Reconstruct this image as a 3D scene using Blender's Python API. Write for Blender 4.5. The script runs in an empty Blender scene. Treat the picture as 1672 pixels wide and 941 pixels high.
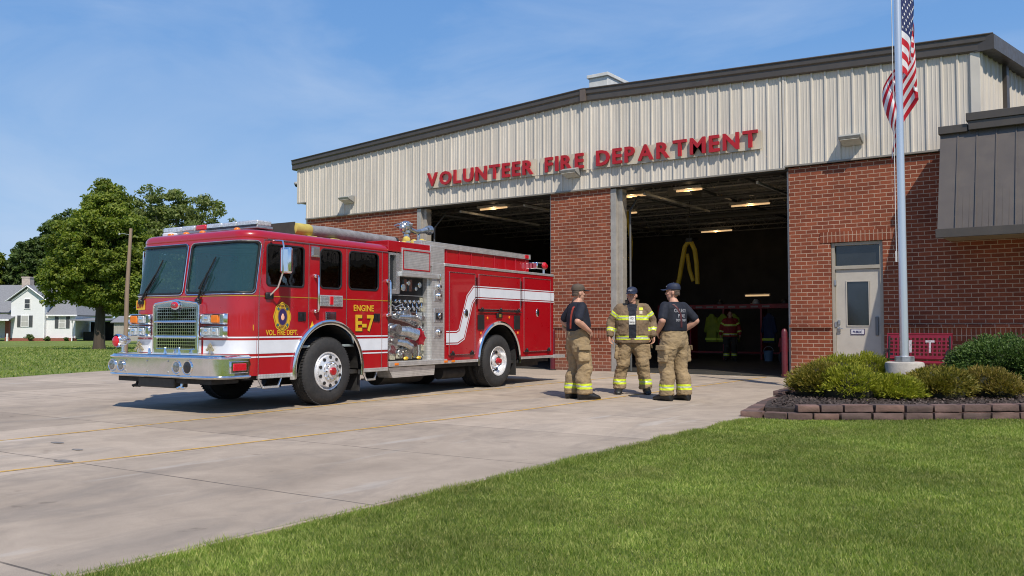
import bpy, bmesh, math, random
import numpy as np
from mathutils import Vector, Matrix, noise
from mathutils.bvhtree import BVHTree
R=math.radians; PI=math.pi
random.seed(7); rng=np.random.default_rng(7)
scene=bpy.context.scene; COL=scene.collection
# ------------------------------------------------------------------ helpers
class MB:
    """collects shapes into one mesh"""
    def __init__(s): s.bm=bmesh.new(); s.mi=0
    def _m(s,fs,smooth=None):
        for f in fs:
            f.material_index=s.mi
            if smooth is not None: f.smooth=smooth
    def box(s,c,d,rz=0,rx=0,ry=0):
        r=bmesh.ops.create_cube(s.bm,size=1)
        M=Matrix.Translation(c)@Matrix.Rotation(rz,4,'Z')@Matrix.Rotation(rx,4,'X')@Matrix.Rotation(ry,4,'Y')@Matrix.Diagonal((d[0],d[1],d[2],1))
        bmesh.ops.transform(s.bm,matrix=M,verts=r['verts'])
        s._m({f for v in r['verts'] for f in v.link_faces}); return s
    def bb(s,x0,y0,z0,x1,y1,z1): return s.box(((x0+x1)/2,(y0+y1)/2,(z0+z1)/2),(abs(x1-x0),abs(y1-y0),abs(z1-z0)))
    def cyl(s,a,b,r0,r1=None,n=16):
        a=Vector(a);b=Vector(b);d=b-a
        if d.length<1e-6: return s
        r1=r0 if r1 is None else r1
        r=bmesh.ops.create_cone(s.bm,cap_ends=True,segments=n,radius1=r0,radius2=r1,depth=d.length)
        M=Matrix.Translation((a+b)/2)@d.to_track_quat('Z','Y').to_matrix().to_4x4()
        bmesh.ops.transform(s.bm,matrix=M,verts=r['verts'])
        s._m({f for v in r['verts'] for f in v.link_faces}); return s
    def ball(s,c,r,n=12,rot=None):
        r=(r,r,r) if not hasattr(r,'__len__') else r
        o=bmesh.ops.create_uvsphere(s.bm,u_segments=n,v_segments=max(6,n//2+2),radius=1)
        M=Matrix.Translation(c)@(rot.to_4x4() if rot else Matrix())@Matrix.Diagonal((r[0],r[1],r[2],1))
        bmesh.ops.transform(s.bm,matrix=M,verts=o['verts'])
        s._m({f for v in o['verts'] for f in v.link_faces}); return s
    def caps(s,pts,n=10):
        """chain of tapered capsules; pts = [(p, r)]"""
        for p,r in pts: s.ball(p,r,n)
        for (p,r),(q,t) in zip(pts,pts[1:]): s.cyl(p,q,r,t,n)
        return s
    def rings(s,rs,close=True,cap=True):
        """loft through rings (lists of points with equal count)"""
        V=[[s.bm.verts.new(p) for p in r] for r in rs]; n=len(V[0]); fs=[]
        for a,b in zip(V,V[1:]):
            for i in range(n if close else n-1):
                j=(i+1)%n
                try: fs.append(s.bm.faces.new((a[i],a[j],b[j],b[i])))
                except ValueError: pass
        if cap and close:
            fs.append(s.bm.faces.new(V[0][::-1])); fs.append(s.bm.faces.new(V[-1]))
        s._m(fs); return s
    def tube(s,path,r,n=8,closed=False):
        P=[Vector(p) for p in path]; rs=[]; up=None
        for i,p in enumerate(P):
            if closed: t=P[(i+1)%len(P)]-P[i-1]
            else: t=P[min(i+1,len(P)-1)]-P[max(i-1,0)]
            t.normalize()
            if up is None:
                up=Vector((0,0,1)) if abs(t.z)<.9 else Vector((1,0,0))
            a=t.cross(up); a.normalize(); b=a.cross(t); up=b
            rr=r[i] if hasattr(r,'__len__') else r
            rs.append([p+a*math.cos(k*2*PI/n)*rr+b*math.sin(k*2*PI/n)*rr for k in range(n)])
        if closed: rs.append(rs[0])
        return s.rings(rs,True,not closed)
    def lathe(s,prof,c,ax='x',n=32,cap=True):
        """profile [(along axis, radius)]"""
        rs=[]
        for h,r in prof:
            ring=[]
            for k in range(n):
                a=2*PI*k/n; u,v=r*math.cos(a),r*math.sin(a)
                o={'x':(h,u,v),'y':(v,h,u),'z':(u,v,h)}[ax]
                ring.append(Vector(c)+Vector(o))
            rs.append(ring)
        return s.rings(rs,True,cap and prof[0][1]>1e-4 and prof[-1][1]>1e-4)
    def plate(s,outer,holes,mp,th):
        """2D polygon with holes, mapped by mp(a,b,w), thickness th towards -w"""
        t=bmesh.new(); loops=[]
        for lp in [outer]+list(holes):
            vs=[t.verts.new((a,b,0)) for a,b in lp]; loops.append(lp)
            for i in range(len(vs)): t.edges.new((vs[i],vs[(i+1)%len(vs)]))
        bmesh.ops.triangle_fill(t,use_beauty=True,use_dissolve=False,edges=t.edges[:],normal=(0,0,1))
        fs=[]
        for w in (0,-th):
            if w==0 or th:
                m={v:s.bm.verts.new(mp(v.co.x,v.co.y,w)) for v in t.verts}
                for f in t.faces: 
                    fs.append(s.bm.faces.new([m[v] for v in f.verts]))
        t.free()
        if th:
            for lp in loops:
                A=[s.bm.verts.new(mp(a,b,0)) for a,b in lp]; B=[s.bm.verts.new(mp(a,b,-th)) for a,b in lp]
                for i in range(len(A)):
                    j=(i+1)%len(A); fs.append(s.bm.faces.new((A[i],A[j],B[j],B[i])))
        s._m(fs); return s
    def strip(s,A,B):
        """quad strip between two polylines"""
        a=[s.bm.verts.new(p) for p in A]; b=[s.bm.verts.new(p) for p in B]
        s._m([s.bm.faces.new((a[i],a[i+1],b[i+1],b[i])) for i in range(len(a)-1)]); return s
    def mesh(s,name='m'):
        bmesh.ops.remove_doubles(s.bm,verts=s.bm.verts[:],dist=1e-5)
        bmesh.ops.recalc_face_normals(s.bm,faces=s.bm.faces[:])
        me=bpy.data.meshes.new(name); s.bm.to_mesh(me); s.bm.free(); return me
    def build(s,name,mats,parent=None,smooth=35,bevel=0,seg=2,raw=False,loc=None,rz=0):
        me=s.mesh(name); return mkobj(name,me,mats,parent,smooth,bevel,seg,loc,rz)
def mkobj(name,me,mats,parent=None,smooth=35,bevel=0,seg=2,loc=None,rz=0):
    if not isinstance(mats,(list,tuple)): mats=[mats]
    me.materials.clear()
    for m in mats: me.materials.append(m)
    if smooth:
        me.polygons.foreach_set('use_smooth',[True]*len(me.polygons)); 
        if smooth<180: me.set_sharp_from_angle(angle=R(smooth))
    o=bpy.data.objects.new(name,me); COL.objects.link(o)
    if parent: o.parent=parent
    if loc: o.location=loc
    o.rotation_euler.z=rz
    if bevel:
        b=o.modifiers.new('bevel','BEVEL'); b.width=bevel; b.segments=seg; b.limit_method='ANGLE'; b.angle_limit=R(40)
    return o
def thing(name,label,cat,loc=(0,0,0),rz=0,group=None):
    o=bpy.data.objects.new(name,None); COL.objects.link(o); o.empty_display_size=.1
    o.location=loc; o.rotation_euler.z=rz; return tag(o,label,cat,group)
def tag(o,label=None,cat=None,group=None,kind=None):
    if label: o['label']=label
    if cat: o['category']=cat
    if group: o['group']=group
    if kind: o['kind']=kind
    return o
def copy_tree(o,parent=None):
    c=o.copy(); COL.objects.link(c); c.parent=parent
    for ch in list(o.children): copy_tree(ch,c)
    return c
def rr(x0,y0,x1,y1,r,n=4):
    P=[]
    for cx,cy,a0 in ((x1-r,y1-r,0),(x0+r,y1-r,90),(x0+r,y0+r,180),(x1-r,y0+r,270)):
        for k in range(n+1):
            a=R(a0+90*k/n); P.append((cx+r*math.cos(a),cy+r*math.sin(a)))
    return P
def grid_mesh(verts,nu,nv):
    """verts (nu*nv,3) -> mesh"""
    idx=np.arange(nu*nv).reshape(nu,nv)
    f=np.stack([idx[:-1,:-1],idx[1:,:-1],idx[1:,1:],idx[:-1,1:]],-1).reshape(-1,4)
    me=bpy.data.meshes.new('g'); me.from_pydata(verts.tolist(),[],f.tolist()); return me
def poly_soup(P):
    """P (N,k,3): N separate k-gons"""
    N,k,_=P.shape; me=bpy.data.meshes.new('soup')
    me.vertices.add(N*k); me.vertices.foreach_set('co',P.reshape(-1).astype(np.float32))
    me.loops.add(N*k); me.loops.foreach_set('vertex_index',np.arange(N*k,dtype=np.int32))
    me.polygons.add(N); me.polygons.foreach_set('loop_start',np.arange(0,N*k,k,dtype=np.int32))
    me.polygons.foreach_set('loop_total',np.full(N,k,dtype=np.int32))
    me.update(calc_edges=True); return me
def text_mesh(s,size=1,depth=.01,bold=0,M=None,align='CENTER',space=1,shear=0):
    c=bpy.data.curves.new('t','FONT'); c.body=s; c.size=size; c.extrude=depth/2; c.offset=bold
    c.align_x=align; c.align_y='BOTTOM_BASELINE' if False else 'BOTTOM'; c.space_character=space; c.shear=shear; c.resolution_u=3
    o=bpy.data.objects.new('t',c); COL.objects.link(o)
    bpy.context.view_layer.update()
    me=bpy.data.meshes.new_from_object(o.evaluated_get(bpy.context.evaluated_depsgraph_get()))
    bpy.data.objects.remove(o); bpy.data.curves.remove(c)
    if M is not None: me.transform(M)
    return me
def fit_text(s,w,h,depth,M,bold=0,space=1):
    """text scaled so its box is w by h (w None keeps aspect), lower-left at origin, then M"""
    me=text_mesh(s,1,0,bold,space=space)
    co=np.array([v.co for v in me.vertices]); lo=co.min(0); hi=co.max(0)
    sy=h/(hi[1]-lo[1]); sx=sy if w is None else w/(hi[0]-lo[0])
    me2=text_mesh(s,1,.1,bold,space=space)
    me2.transform(M@Matrix.Diagonal((sx,sy,depth/.1,1))@Matrix.Translation((-lo[0],-lo[1],.05)))
    return me2,(hi[0]-lo[0])*sx
def apply_mods(o):
    bpy.context.view_layer.update()
    me=bpy.data.meshes.new_from_object(o.evaluated_get(bpy.context.evaluated_depsgraph_get()))
    old=o.data; o.modifiers.clear(); o.data=me; return o
def remesh(mb,vox,smooth=6,fac=.5):
    me=mb.mesh('r'); o=bpy.data.objects.new('r',me); COL.objects.link(o)
    m=o.modifiers.new('v','REMESH'); m.mode='VOXEL'; m.voxel_size=vox
    if smooth:
        m=o.modifiers.new('s','SMOOTH'); m.factor=fac; m.iterations=smooth
    bpy.context.view_layer.update()
    out=bpy.data.meshes.new_from_object(o.evaluated_get(bpy.context.evaluated_depsgraph_get()))
    bpy.data.objects.remove(o); return out
# ------------------------------------------------------------------ materials
def mat(name):
    m=bpy.data.materials.new(name); m.use_nodes=True; nt=m.node_tree
    return m,nt,nt.nodes['Principled BSDF']
def nd(nt,t,ins=None,**at):
    n=nt.nodes.new('ShaderNode'+t)
    for k,v in at.items(): setattr(n,k,v)
    for k,v in (ins or {}).items():
        if hasattr(v,'is_linked') or hasattr(v,'links'): nt.links.new(v,n.inputs[k])
        else: n.inputs[k].default_value=v
    return n
def c4(c): return (c[0],c[1],c[2],1) if len(c)==3 else c
def ramp(nt,fac,stops,interp='LINEAR'):
    n=nt.nodes.new('ShaderNodeValToRGB'); nt.links.new(fac,n.inputs[0]); e=n.color_ramp.elements; n.color_ramp.interpolation=interp
    while len(e)<len(stops): e.new(.5)
    for i,(p,c) in enumerate(stops):
        e[i].position=p; e[i].color=c4(c) if hasattr(c,'__len__') else (c,c,c,1)
    return n.outputs[0]
def mix(nt,f,a,b,bt='MIX'):
    n=nt.nodes.new('ShaderNodeMix'); n.data_type='RGBA'; n.blend_type=bt
    for i,v in ((0,f),(6,a),(7,b)):
        if hasattr(v,'links'): nt.links.new(v,n.inputs[i])
        else: n.inputs[i].default_value=c4(v) if hasattr(v,'__len__') else v
    return n.outputs[2]
def math_(nt,op,a,b=0,c=0):
    n=nt.nodes.new('ShaderNodeMath'); n.operation=op
    for i,v in enumerate((a,b,c)):
        if hasattr(v,'links'): nt.links.new(v,n.inputs[i])
        else: n.inputs[i].default_value=v
    return n.outputs[0]
def ocoord(nt,scale=(1,1,1)):
    t=nd(nt,'TexCoord'); m=nd(nt,'Mapping',{'Vector':t.outputs['Object'],'Scale':scale}); return m.outputs[0]
def noisef(nt,vec,scale,detail=4,rough=.55,dist=0):
    return nd(nt,'TexNoise',{'Vector':vec,'Scale':scale,'Detail':detail,'Roughness':rough,'Distortion':dist}).outputs[0]
def bump(nt,b,h,strength,dist=.02):
    n=nd(nt,'Bump',{'Height':h,'Strength':strength,'Distance':dist}); nt.links.new(n.outputs[0],b.inputs['Normal']); return n
def P(name,col,rough=.5,metal=0,var=.12,vs=4,coat=0,bs=0,bscale=60,emit=0,spec=.5,stretch=(1,1,1),dirt=0,trans=0):
    """plain procedural material: colour with soft variation, roughness breakup, optional bump and dirt"""
    m,nt,b=mat(name); v=ocoord(nt,stretch)
    f=noisef(nt,v,vs,5)
    lo=tuple(max(0,x*(1-var)) for x in col); hi=tuple(min(1,x*(1+var)) for x in col)
    c=ramp(nt,f,[(.3,lo),(.7,hi)])
    if dirt:
        g=noisef(nt,v,vs*2.3,6,.7); gm=ramp(nt,g,[(.45,0),(.75,1)])
        c=mix(nt,math_(nt,'MULTIPLY',gm,dirt),c,(.12,.10,.08))
    nt.links.new(c,b.inputs['Base Color'])
    r=ramp(nt,noisef(nt,v,vs*3,4),[(.3,max(.02,rough-.08*min(1,rough*2))),(.7,min(1,rough+.08))]); nt.links.new(r,b.inputs['Roughness'])
    b.inputs['Metallic'].default_value=metal; b.inputs['Specular IOR Level'].default_value=spec
    if coat: b.inputs['Coat Weight'].default_value=coat; b.inputs['Coat Roughness'].default_value=.04
    if bs: bump(nt,b,noisef(nt,v,bscale,3),bs,.01)
    if emit: nt.links.new(c,b.inputs['Emission Color']); b.inputs['Emission Strength'].default_value=emit
    if trans: b.inputs['Transmission Weight'].default_value=trans
    return m
def brick_mat(name,soldier=False,dark=0):
    m,nt,b=mat(name); t=nd(nt,'TexCoord'); s=nd(nt,'SeparateXYZ',{'Vector':t.outputs['Object']})
    xy=math_(nt,'ADD',s.outputs[0],s.outputs[1]); z=s.outputs[2]
    v=nd(nt,'CombineXYZ',{'X':z if soldier else xy,'Y':xy if soldier else z}).outputs[0]
    bw,bh=(.25,.09)
    br=nd(nt,'TexBrick',{'Vector':v,'Scale':1,'Mortar Size':.0075,'Mortar Smooth':.1,'Bias':-.1,'Brick Width':.252,'Row Height':.0905,
        'Color1':c4((.27,.074,.036)),'Color2':c4((.175,.046,.025)),'Mortar':c4((.47,.32,.23))})
    br.offset=0 if soldier else .5
    n1=noisef(nt,v,1.3,5); n2=noisef(nt,t.outputs['Object'],60,4)
    c=mix(nt,.55,br.outputs[0],mix(nt,1,br.outputs[0],ramp(nt,n1,[(.3,.62),(.7,1.25)]),'MULTIPLY'))
    c=mix(nt,.6,c,mix(nt,1,c,ramp(nt,n2,[(.3,.7),(.7,1.25)]),'MULTIPLY'))
    # wash of weathering close to the ground
    g=ramp(nt,math_(nt,'ADD',z,math_(nt,'MULTIPLY',n1,.5)),[(.25,.25),(.75,0)]); c=mix(nt,g,c,(.30,.22,.17))
    nt.links.new(c,b.inputs['Base Color']); b.inputs['Roughness'].default_value=.85; b.inputs['Specular IOR Level'].default_value=.25
    h=mix(nt,.25,math_(nt,'SUBTRACT',1,br.outputs[1]),n2)
    bump(nt,b,h,.7,.006); return m
def glass_mat(name,tint,rough=.02,body=0.0,bc=(.05,.07,.07)):
    m=bpy.data.materials.new(name); m.use_nodes=True; nt=m.node_tree; nt.nodes.clear()
    out=nd(nt,'OutputMaterial'); f=nd(nt,'Fresnel',{'IOR':1.52})
    g=nd(nt,'BsdfGlossy',{'Color':(1,1,1,1),'Roughness':rough}); t=nd(nt,'BsdfTransparent',{'Color':c4(tint)})
    bm_=nd(nt,'Bump',{'Height':noisef(nt,ocoord(nt),3,2),'Strength':.04,'Distance':.05})
    nt.links.new(bm_.outputs[0],g.inputs['Normal']); nt.links.new(bm_.outputs[0],f.inputs['Normal'])
    fac=math_(nt,'ADD',math_(nt,'MULTIPLY',f.outputs[0],1.0),.02)
    mx=nd(nt,'MixShader',{0:fac,1:t.outputs[0],2:g.outputs[0]}); 
    if body:
        d=nd(nt,'BsdfDiffuse',{'Color':c4(bc)}); mx=nd(nt,'MixShader',{0:body,1:mx.outputs[0],2:d.outputs[0]})
    nt.links.new(mx.outputs[0],out.inputs[0]); return m
def leaf_mat(name,c1,c2,c3,trans=.35,rough=.55):
    m=bpy.data.materials.new(name); m.use_nodes=True; nt=m.node_tree; b=nt.nodes['Principled BSDF']; out=nt.nodes['Material Output']
    g=nd(nt,'NewGeometry'); r=g.outputs['Random Per Island']
    c=ramp(nt,r,[(0,c1),(.5,c2),(1,c3)]); n=noisef(nt,ocoord(nt),.6,3)
    c=mix(nt,1,c,ramp(nt,n,[(.3,.7),(.7,1.3)]),'MULTIPLY')
    nt.links.new(c,b.inputs['Base Color']); b.inputs['Roughness'].default_value=rough; b.inputs['Specular IOR Level'].default_value=.3
    t=nd(nt,'BsdfTranslucent',{'Color':mix(nt,1,c,(1.5,1.6,.6),'MULTIPLY')})
    mx=nd(nt,'MixShader',{0:trans,1:b.outputs[0],2:t.outputs[0]}); nt.links.new(mx.outputs[0],out.inputs[0]); return m
def tread_mat(name,col=(.90,.89,.87),scale=28):
    """diamond tread plate"""
    m,nt,b=mat(name); v=ocoord(nt)
    s=nd(nt,'SeparateXYZ',{'Vector':v}); a=math_(nt,'ADD',s.outputs[1],s.outputs[0])
    x=math_(nt,'SINE',math_(nt,'MULTIPLY',math_(nt,'ADD',a,s.outputs[2]),scale*4)); y=math_(nt,'SINE',math_(nt,'MULTIPLY',math_(nt,'SUBTRACT',a,s.outputs[2]),scale*4))
    h=math_(nt,'MAXIMUM',math_(nt,'MULTIPLY',x,y),0)
    c=mix(nt,h,tuple(k*.68 for k in col),col); c=mix(nt,1,c,ramp(nt,noisef(nt,v,9,5),[(.3,.82),(.75,1.1)]),'MULTIPLY')
    nt.links.new(c,b.inputs['Base Color']); b.inputs['Metallic'].default_value=.6; b.inputs['Roughness'].default_value=.3
    bump(nt,b,h,.3,.003); return m
M_red=P('fire_red_paint',(.37,.0025,.008),.3,0,.05,1.2,coat=1)
M_chrome=P('chrome',(.86,.87,.88),.06,1,.05,3)
M_alu=P('brushed_aluminium',(.80,.81,.82),.26,.85,.10,12)
M_steel=P('galvanised_steel',(.42,.43,.44),.42,.8,.15,10)
M_tread=tread_mat('tread_plate')
M_black=P('black_plastic',(.012,.012,.013),.45,0,.3,8)
M_dark=P('dark_chassis',(.018,.017,.016),.7,0,.4,5,dirt=.2)
M_rubber=P('tyre_rubber',(.022,.022,.023),.78,0,.25,9,bs=.3,bscale=90,dirt=.15)
M_white=P('white_reflective',(.66,.68,.72),.4,0,.05,4)
M_gold=P('gold_leaf',(.74,.45,.03),.35,.2,.08,20)
M_amber=P('amber_lens',(.75,.19,.01),.2,0,.1,30,coat=.5)
M_redlens=P('red_lens',(.55,.01,.02),.15,0,.15,40,coat=.8)
M_clear=P('clear_lens',(.60,.63,.65),.12,.4,.35,45,coat=.8)
M_lampg=P('lamp_glass',(.22,.24,.25),.07,.6,.5,30,coat=.8)
M_cast=P('cast_fitting',(.52,.52,.52),.28,.9,.35,18)
M_cabin=P('cab_interior',(.24,.28,.28),.7,0,.3,4)
M_ws=glass_mat('windshield_glass',(.80,.95,.94),.02,.26,(.055,.17,.195))
M_rim=P('polished_rim',(.86,.86,.87),.24,.55,.06,10)
M_wg=glass_mat('dark_window_glass',(.10,.12,.12),.02)
M_wg2=glass_mat('door_window_glass',(.5,.55,.55),.02)
SUN=4.8; SKYS=.10; CLOUD=.7; SKYWHITE=(6.2,7.2,8.8,1); SKYHAZE=(5.2,6.4,8.2,1)
# ------------------------------------------------------------------ ground, slab, lawn
def ground_z(x,y):
    d=math.hypot(x,y); return 0 if d<30 else -.43*min(1,(d-30)/50)
def lawn_material(name,near):
    m,nt,b=mat(name); v=ocoord(nt)
    a=noisef(nt,v,.35,4,.6); c_=noisef(nt,v,6,5,.65); f=noisef(nt,v,90,4,.7)
    col=ramp(nt,c_,[(.25,(.095,.135,.03)),(.5,(.15,.20,.048)),(.75,(.22,.255,.075))])
    col=mix(nt,.55,col,mix(nt,1,col,ramp(nt,a,[(.3,.65),(.7,1.35)]),'MULTIPLY'))
    col=mix(nt,.7,col,mix(nt,1,col,ramp(nt,f,[(.3,.45),(.7,1.6)]),'MULTIPLY'))
    dry=ramp(nt,noisef(nt,v,1.7,5,.7),[(.5,0),(.75,.6)]); col=mix(nt,dry,col,(.22,.19,.08))
    nt.links.new(col,b.inputs['Base Color']); b.inputs['Roughness'].default_value=.9; b.inputs['Specular IOR Level'].default_value=.1
    bump(nt,b,mix(nt,.5,c_,f),.9,.05); return m
M_lawn=lawn_material('lawn_turf',1)
# one sheet to the horizon
rad=[0,5,10,15,20,25,30,38,46,55,65,80,110,160,260,500,1500]
mb=MB(); prev=None
rs=[[ (r*math.cos(a),r*math.sin(a),ground_z(r*math.cos(a),r*math.sin(a))-.004) for a in [2*PI*k/48 for k in range(48)]] for r in rad[1:]]
mb.rings(rs,True,False); c0=mb.bm.verts.new((0,0,-.004)); mb.bm.verts.ensure_lookup_table()
for k in range(48): mb.bm.faces.new((c0,mb.bm.verts[k],mb.bm.verts[(k+1)%48]))
tag(mb.build('lawn_ground',M_lawn,smooth=0),kind='structure')
def concrete_material():
    m,nt,b=mat('broom_concrete'); v=ocoord(nt); s=nd(nt,'SeparateXYZ',{'Vector':v})
    big=noisef(nt,ocoord(nt,(1,.5,1)),.45,6,.6); med=noisef(nt,v,2.4,6,.65,.6); fine=noisef(nt,v,160,3,.6); stn=noisef(nt,ocoord(nt,(1,.35,1)),1.1,7,.7,1.2)
    col=ramp(nt,big,[(.3,(.325,.262,.20)),(.7,(.44,.362,.285))])
    col=mix(nt,.8,col,mix(nt,1,col,ramp(nt,med,[(.3,.80),(.7,1.14)]),'MULTIPLY'))
    col=mix(nt,.5,col,mix(nt,1,col,ramp(nt,fine,[(.3,.75),(.7,1.25)]),'MULTIPLY'))
    col=mix(nt,ramp(nt,stn,[(.50,0),(.66,.45)]),col,(.20,.175,.15))
    col=mix(nt,ramp(nt,noisef(nt,v,3.3,5,.6,.3),[(.66,0),(.72,.7)]),col,mix(nt,1,col,(.62,.6,.58),'MULTIPLY'))
    col=mix(nt,ramp(nt,noisef(nt,ocoord(nt,(2.5,.4,1)),.9,5,.6),[(.62,0),(.75,.5)]),col,(.52,.49,.45))
    # slab-to-slab tone and saw-cut joints
    wob=math_(nt,'MULTIPLY',math_(nt,'SUBTRACT',noisef(nt,v,1.2,3),.5),.03)
    X=math_(nt,'ADD',s.outputs[0],wob); Y=math_(nt,'ADD',math_(nt,'ADD',s.outputs[1],wob),math_(nt,'MULTIPLY',s.outputs[0],-.05))
    ix=math_(nt,'DIVIDE',math_(nt,'ADD',X,7.25),3.15); iy=math_(nt,'DIVIDE',math_(nt,'ADD',Y,-.30),2.05)
    cell=nd(nt,'CombineXYZ',{'X':math_(nt,'FLOOR',ix),'Y':math_(nt,'FLOOR',iy)})
    wn=nd(nt,'TexWhiteNoise',{'Vector':cell.outputs[0]},noise_dimensions='3D')
    col=mix(nt,.9,col,mix(nt,1,col,ramp(nt,wn.outputs[0],[(0,.85),(1,1.12)]),'MULTIPLY'))
    def line(i,per,w):
        fr=math_(nt,'FRACT',i); d=math_(nt,'MINIMUM',fr,math_(nt,'SUBTRACT',1,fr)); return math_(nt,'LESS_THAN',math_(nt,'MULTIPLY',d,per),w)
    jy=math_(nt,'MULTIPLY',line(iy,2.05,.009),ramp(nt,noisef(nt,v,2,3),[(.35,.55),(.55,1)])); jx=math_(nt,'MULTIPLY',line(ix,3.15,.006),.55)
    j=math_(nt,'MAXIMUM',jy,jx)
    col=mix(nt,math_(nt,'MULTIPLY',j,.8),col,(.07,.06,.05))
    nt.links.new(col,b.inputs['Base Color']); b.inputs['Roughness'].default_value=.82; b.inputs['Specular IOR Level'].default_value=.3
    h=mix(nt,.5,fine,med); bump(nt,b,math_(nt,'SUBTRACT',h,j),.25,.01); return m
M_conc=concrete_material()
slab=[(-4.07,-30),(-4.07,11.1),(-4.2,11.2),(-4.75,14.5),(-4.75,16.2),(3,16.2),(3,20.46),(-6.53,20.46),(-23.2,20.46),(-23.0,17),(-22.55,13),(-21.9,11.2),(-21.1,9.3),(-20.9,8.9),(-27,6),(-27,-30)]
mb=MB(); mb.plate(slab,[],lambda a,b,w:Vector((a,b,.02+w)),.12)
tag(mb.build('driveway',M_conc,smooth=0,bevel=.004),kind='structure')
def paint_mat():
    m=bpy.data.materials.new('worn_yellow_paint'); m.use_nodes=True; nt=m.node_tree; b=nt.nodes['Principled BSDF']; out=nt.nodes['Material Output']
    v=ocoord(nt); n=noisef(nt,v,26,5,.7); n2=noisef(nt,v,1.0,4)
    b.inputs['Base Color'].default_value=c4((.62,.36,.06)); b.inputs['Roughness'].default_value=.8
    t=nd(nt,'BsdfTransparent'); k=ramp(nt,math_(nt,'ADD',math_(nt,'MULTIPLY',n,.6),math_(nt,'MULTIPLY',n2,.5)),[(.40,.3),(.58,1)])
    mx=nd(nt,'MixShader',{0:k,1:t.outputs[0],2:b.outputs[0]}); nt.links.new(mx.outputs[0],out.inputs[0]); return m
M_paint=paint_mat()
for X0,X1,y0,y1 in ((-9.35,-9.86,-5,20.2),(-7.55,-7.02,-5,20.2)):
    mb=MB(); A=[];B=[]
    for k in range(41):
        y=y0+(y1-y0)*k/40; x=X0+(X1-X0)*min(1,max(0,(y-2)/8)); A.append((x-.026,y,.024));B.append((x+.026,y,.024))
    mb.strip(A,B); tag(mb.build('road_marking',M_paint,smooth=0),kind='structure')
# small oil spots / patches on the slab
mb=MB()
for x,y,r in ((-8.86,4.6,.05),(-8.2,4.45,.04),(-7.6,4.0,.06),(-6.6,2.75,.03)):
    n=14; ps=[(x+r*(1+.5*random.random())*math.cos(2*PI*k/n)*1.5,y+r*.8*(1+.4*random.random())*math.sin(2*PI*k/n),.0245) for k in range(n)]
    mb._m([mb.bm.faces.new([mb.bm.verts.new(p) for p in ps])])
tag(mb.build('oil_stain',P('oil_stain',(.20,.175,.15),.6,0,.3,20),smooth=0),kind='structure')
# --- near grass: one mass of blades
def grass_blades(N,xf,hmin,hmax,wf,mat_,name,flat=.0):
    X,Y=xf(N); n=len(X); d=np.hypot(X,Y)
    z=np.where(d<30,0,-.43*np.minimum(1,(d-30)/50))
    clump=np.array([noise.noise((x*3.1,y*3.1,0)) for x,y in zip(X.tolist(),Y.tolist())])
    h=rng.uniform(hmin,hmax,n)*(1+.5*clump); w=wf(d)*rng.uniform(.7,1.3,n)
    a=rng.uniform(0,2*PI,n); la=rng.uniform(0,2*PI,n); ln=h*rng.uniform(.2,1.1,n)
    bx=np.cos(a)*w/2; by=np.sin(a)*w/2
    V=np.zeros((n,3,3)); V[:,0]=np.stack([X-bx,Y-by,z-.002],1); V[:,1]=np.stack([X+bx,Y+by,z-.002],1)
    V[:,2]=np.stack([X+np.cos(la)*ln,Y+np.sin(la)*ln,z+h],1)
    me=poly_soup(V); o=mkobj(name,me,mat_,smooth=0); return o
M_grass=leaf_mat('grass_blades',(.13,.19,.035),(.235,.30,.065),(.43,.42,.16),.5)
_n=M_grass.node_tree; _v=ocoord(_n); _c=_n.nodes['Principled BSDF'].inputs['Base Color'].links[0].from_socket
_d=ramp(_n,noisef(_n,_v,1.3,6,.72),[(.50,0),(.68,.5)]); _e=ramp(_n,noisef(_n,_v,4.5,4,.6),[(.35,.70),(.65,1.22)])
_o=mix(_n,1,mix(_n,_d,_c,(.30,.26,.11)),_e,'MULTIPLY'); _n.links.new(_o,_n.nodes['Principled BSDF'].inputs['Base Color'])
def near_pts(N):
    # wedge of lawn right of the slab, denser close to the viewpoint
    out=[];tot=0
    while tot<N:
        x=rng.uniform(-4.12,3.2,N); y=rng.uniform(.8,13.6,N); d=np.hypot(x,y)
        k=(rng.uniform(0,1,N)<np.minimum(1,(3.2/d)**1.1)) & (x>-4.10+.03*rng.standard_normal(N)) & (x<-.05*y+1.2+.3) & (y<11.05+.70*np.maximum(0,x+4.1))
        out.append(np.stack([x[k],y[k]],1)); tot+=k.sum()
    p=np.concatenate(out)[:N]; return p[:,0],p[:,1]
tag(grass_blades(560000,near_pts,.011,.028,lambda d:.003+.00085*d,M_grass,'grass'),'mown green grass of the front lawn beside the concrete driveway','grass',kind='stuff')
def edge_pts(N):
    y=rng.uniform(1.2,11.0,N); x=-4.07+rng.uniform(-.035,.10,N)+.03*np.array([noise.noise((q*3,0,0)) for q in y.tolist()]); return x,y
tag(grass_blades(16000,edge_pts,.02,.05,lambda d:.003+.0007*d,M_grass,'grass'),'ragged longer grass along the edge of the driveway','grass',kind='stuff')
def far_pts(N):
    y=rng.uniform(8.9,60,N); x=-rng.uniform(20,75,N)
    edge=np.interp(y,[8.9,9.3,11.2,13,17,21,22,60],[-21.0,-21.1,-21.9,-22.55,-23,-23.2,-23.2,-23.2])
    d=np.hypot(x,y); k=(x<edge-.02+rng.standard_normal(N)*.03)&(rng.uniform(0,1,N)<np.minimum(1,(23/d)**1.5))
    return x[k],y[k]
tag(grass_blades(200000,far_pts,.03,.08,lambda d:.0014*d,M_grass,'grass'),'grass of the wide lawn between the driveway and the white house','grass',kind='stuff')
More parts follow.
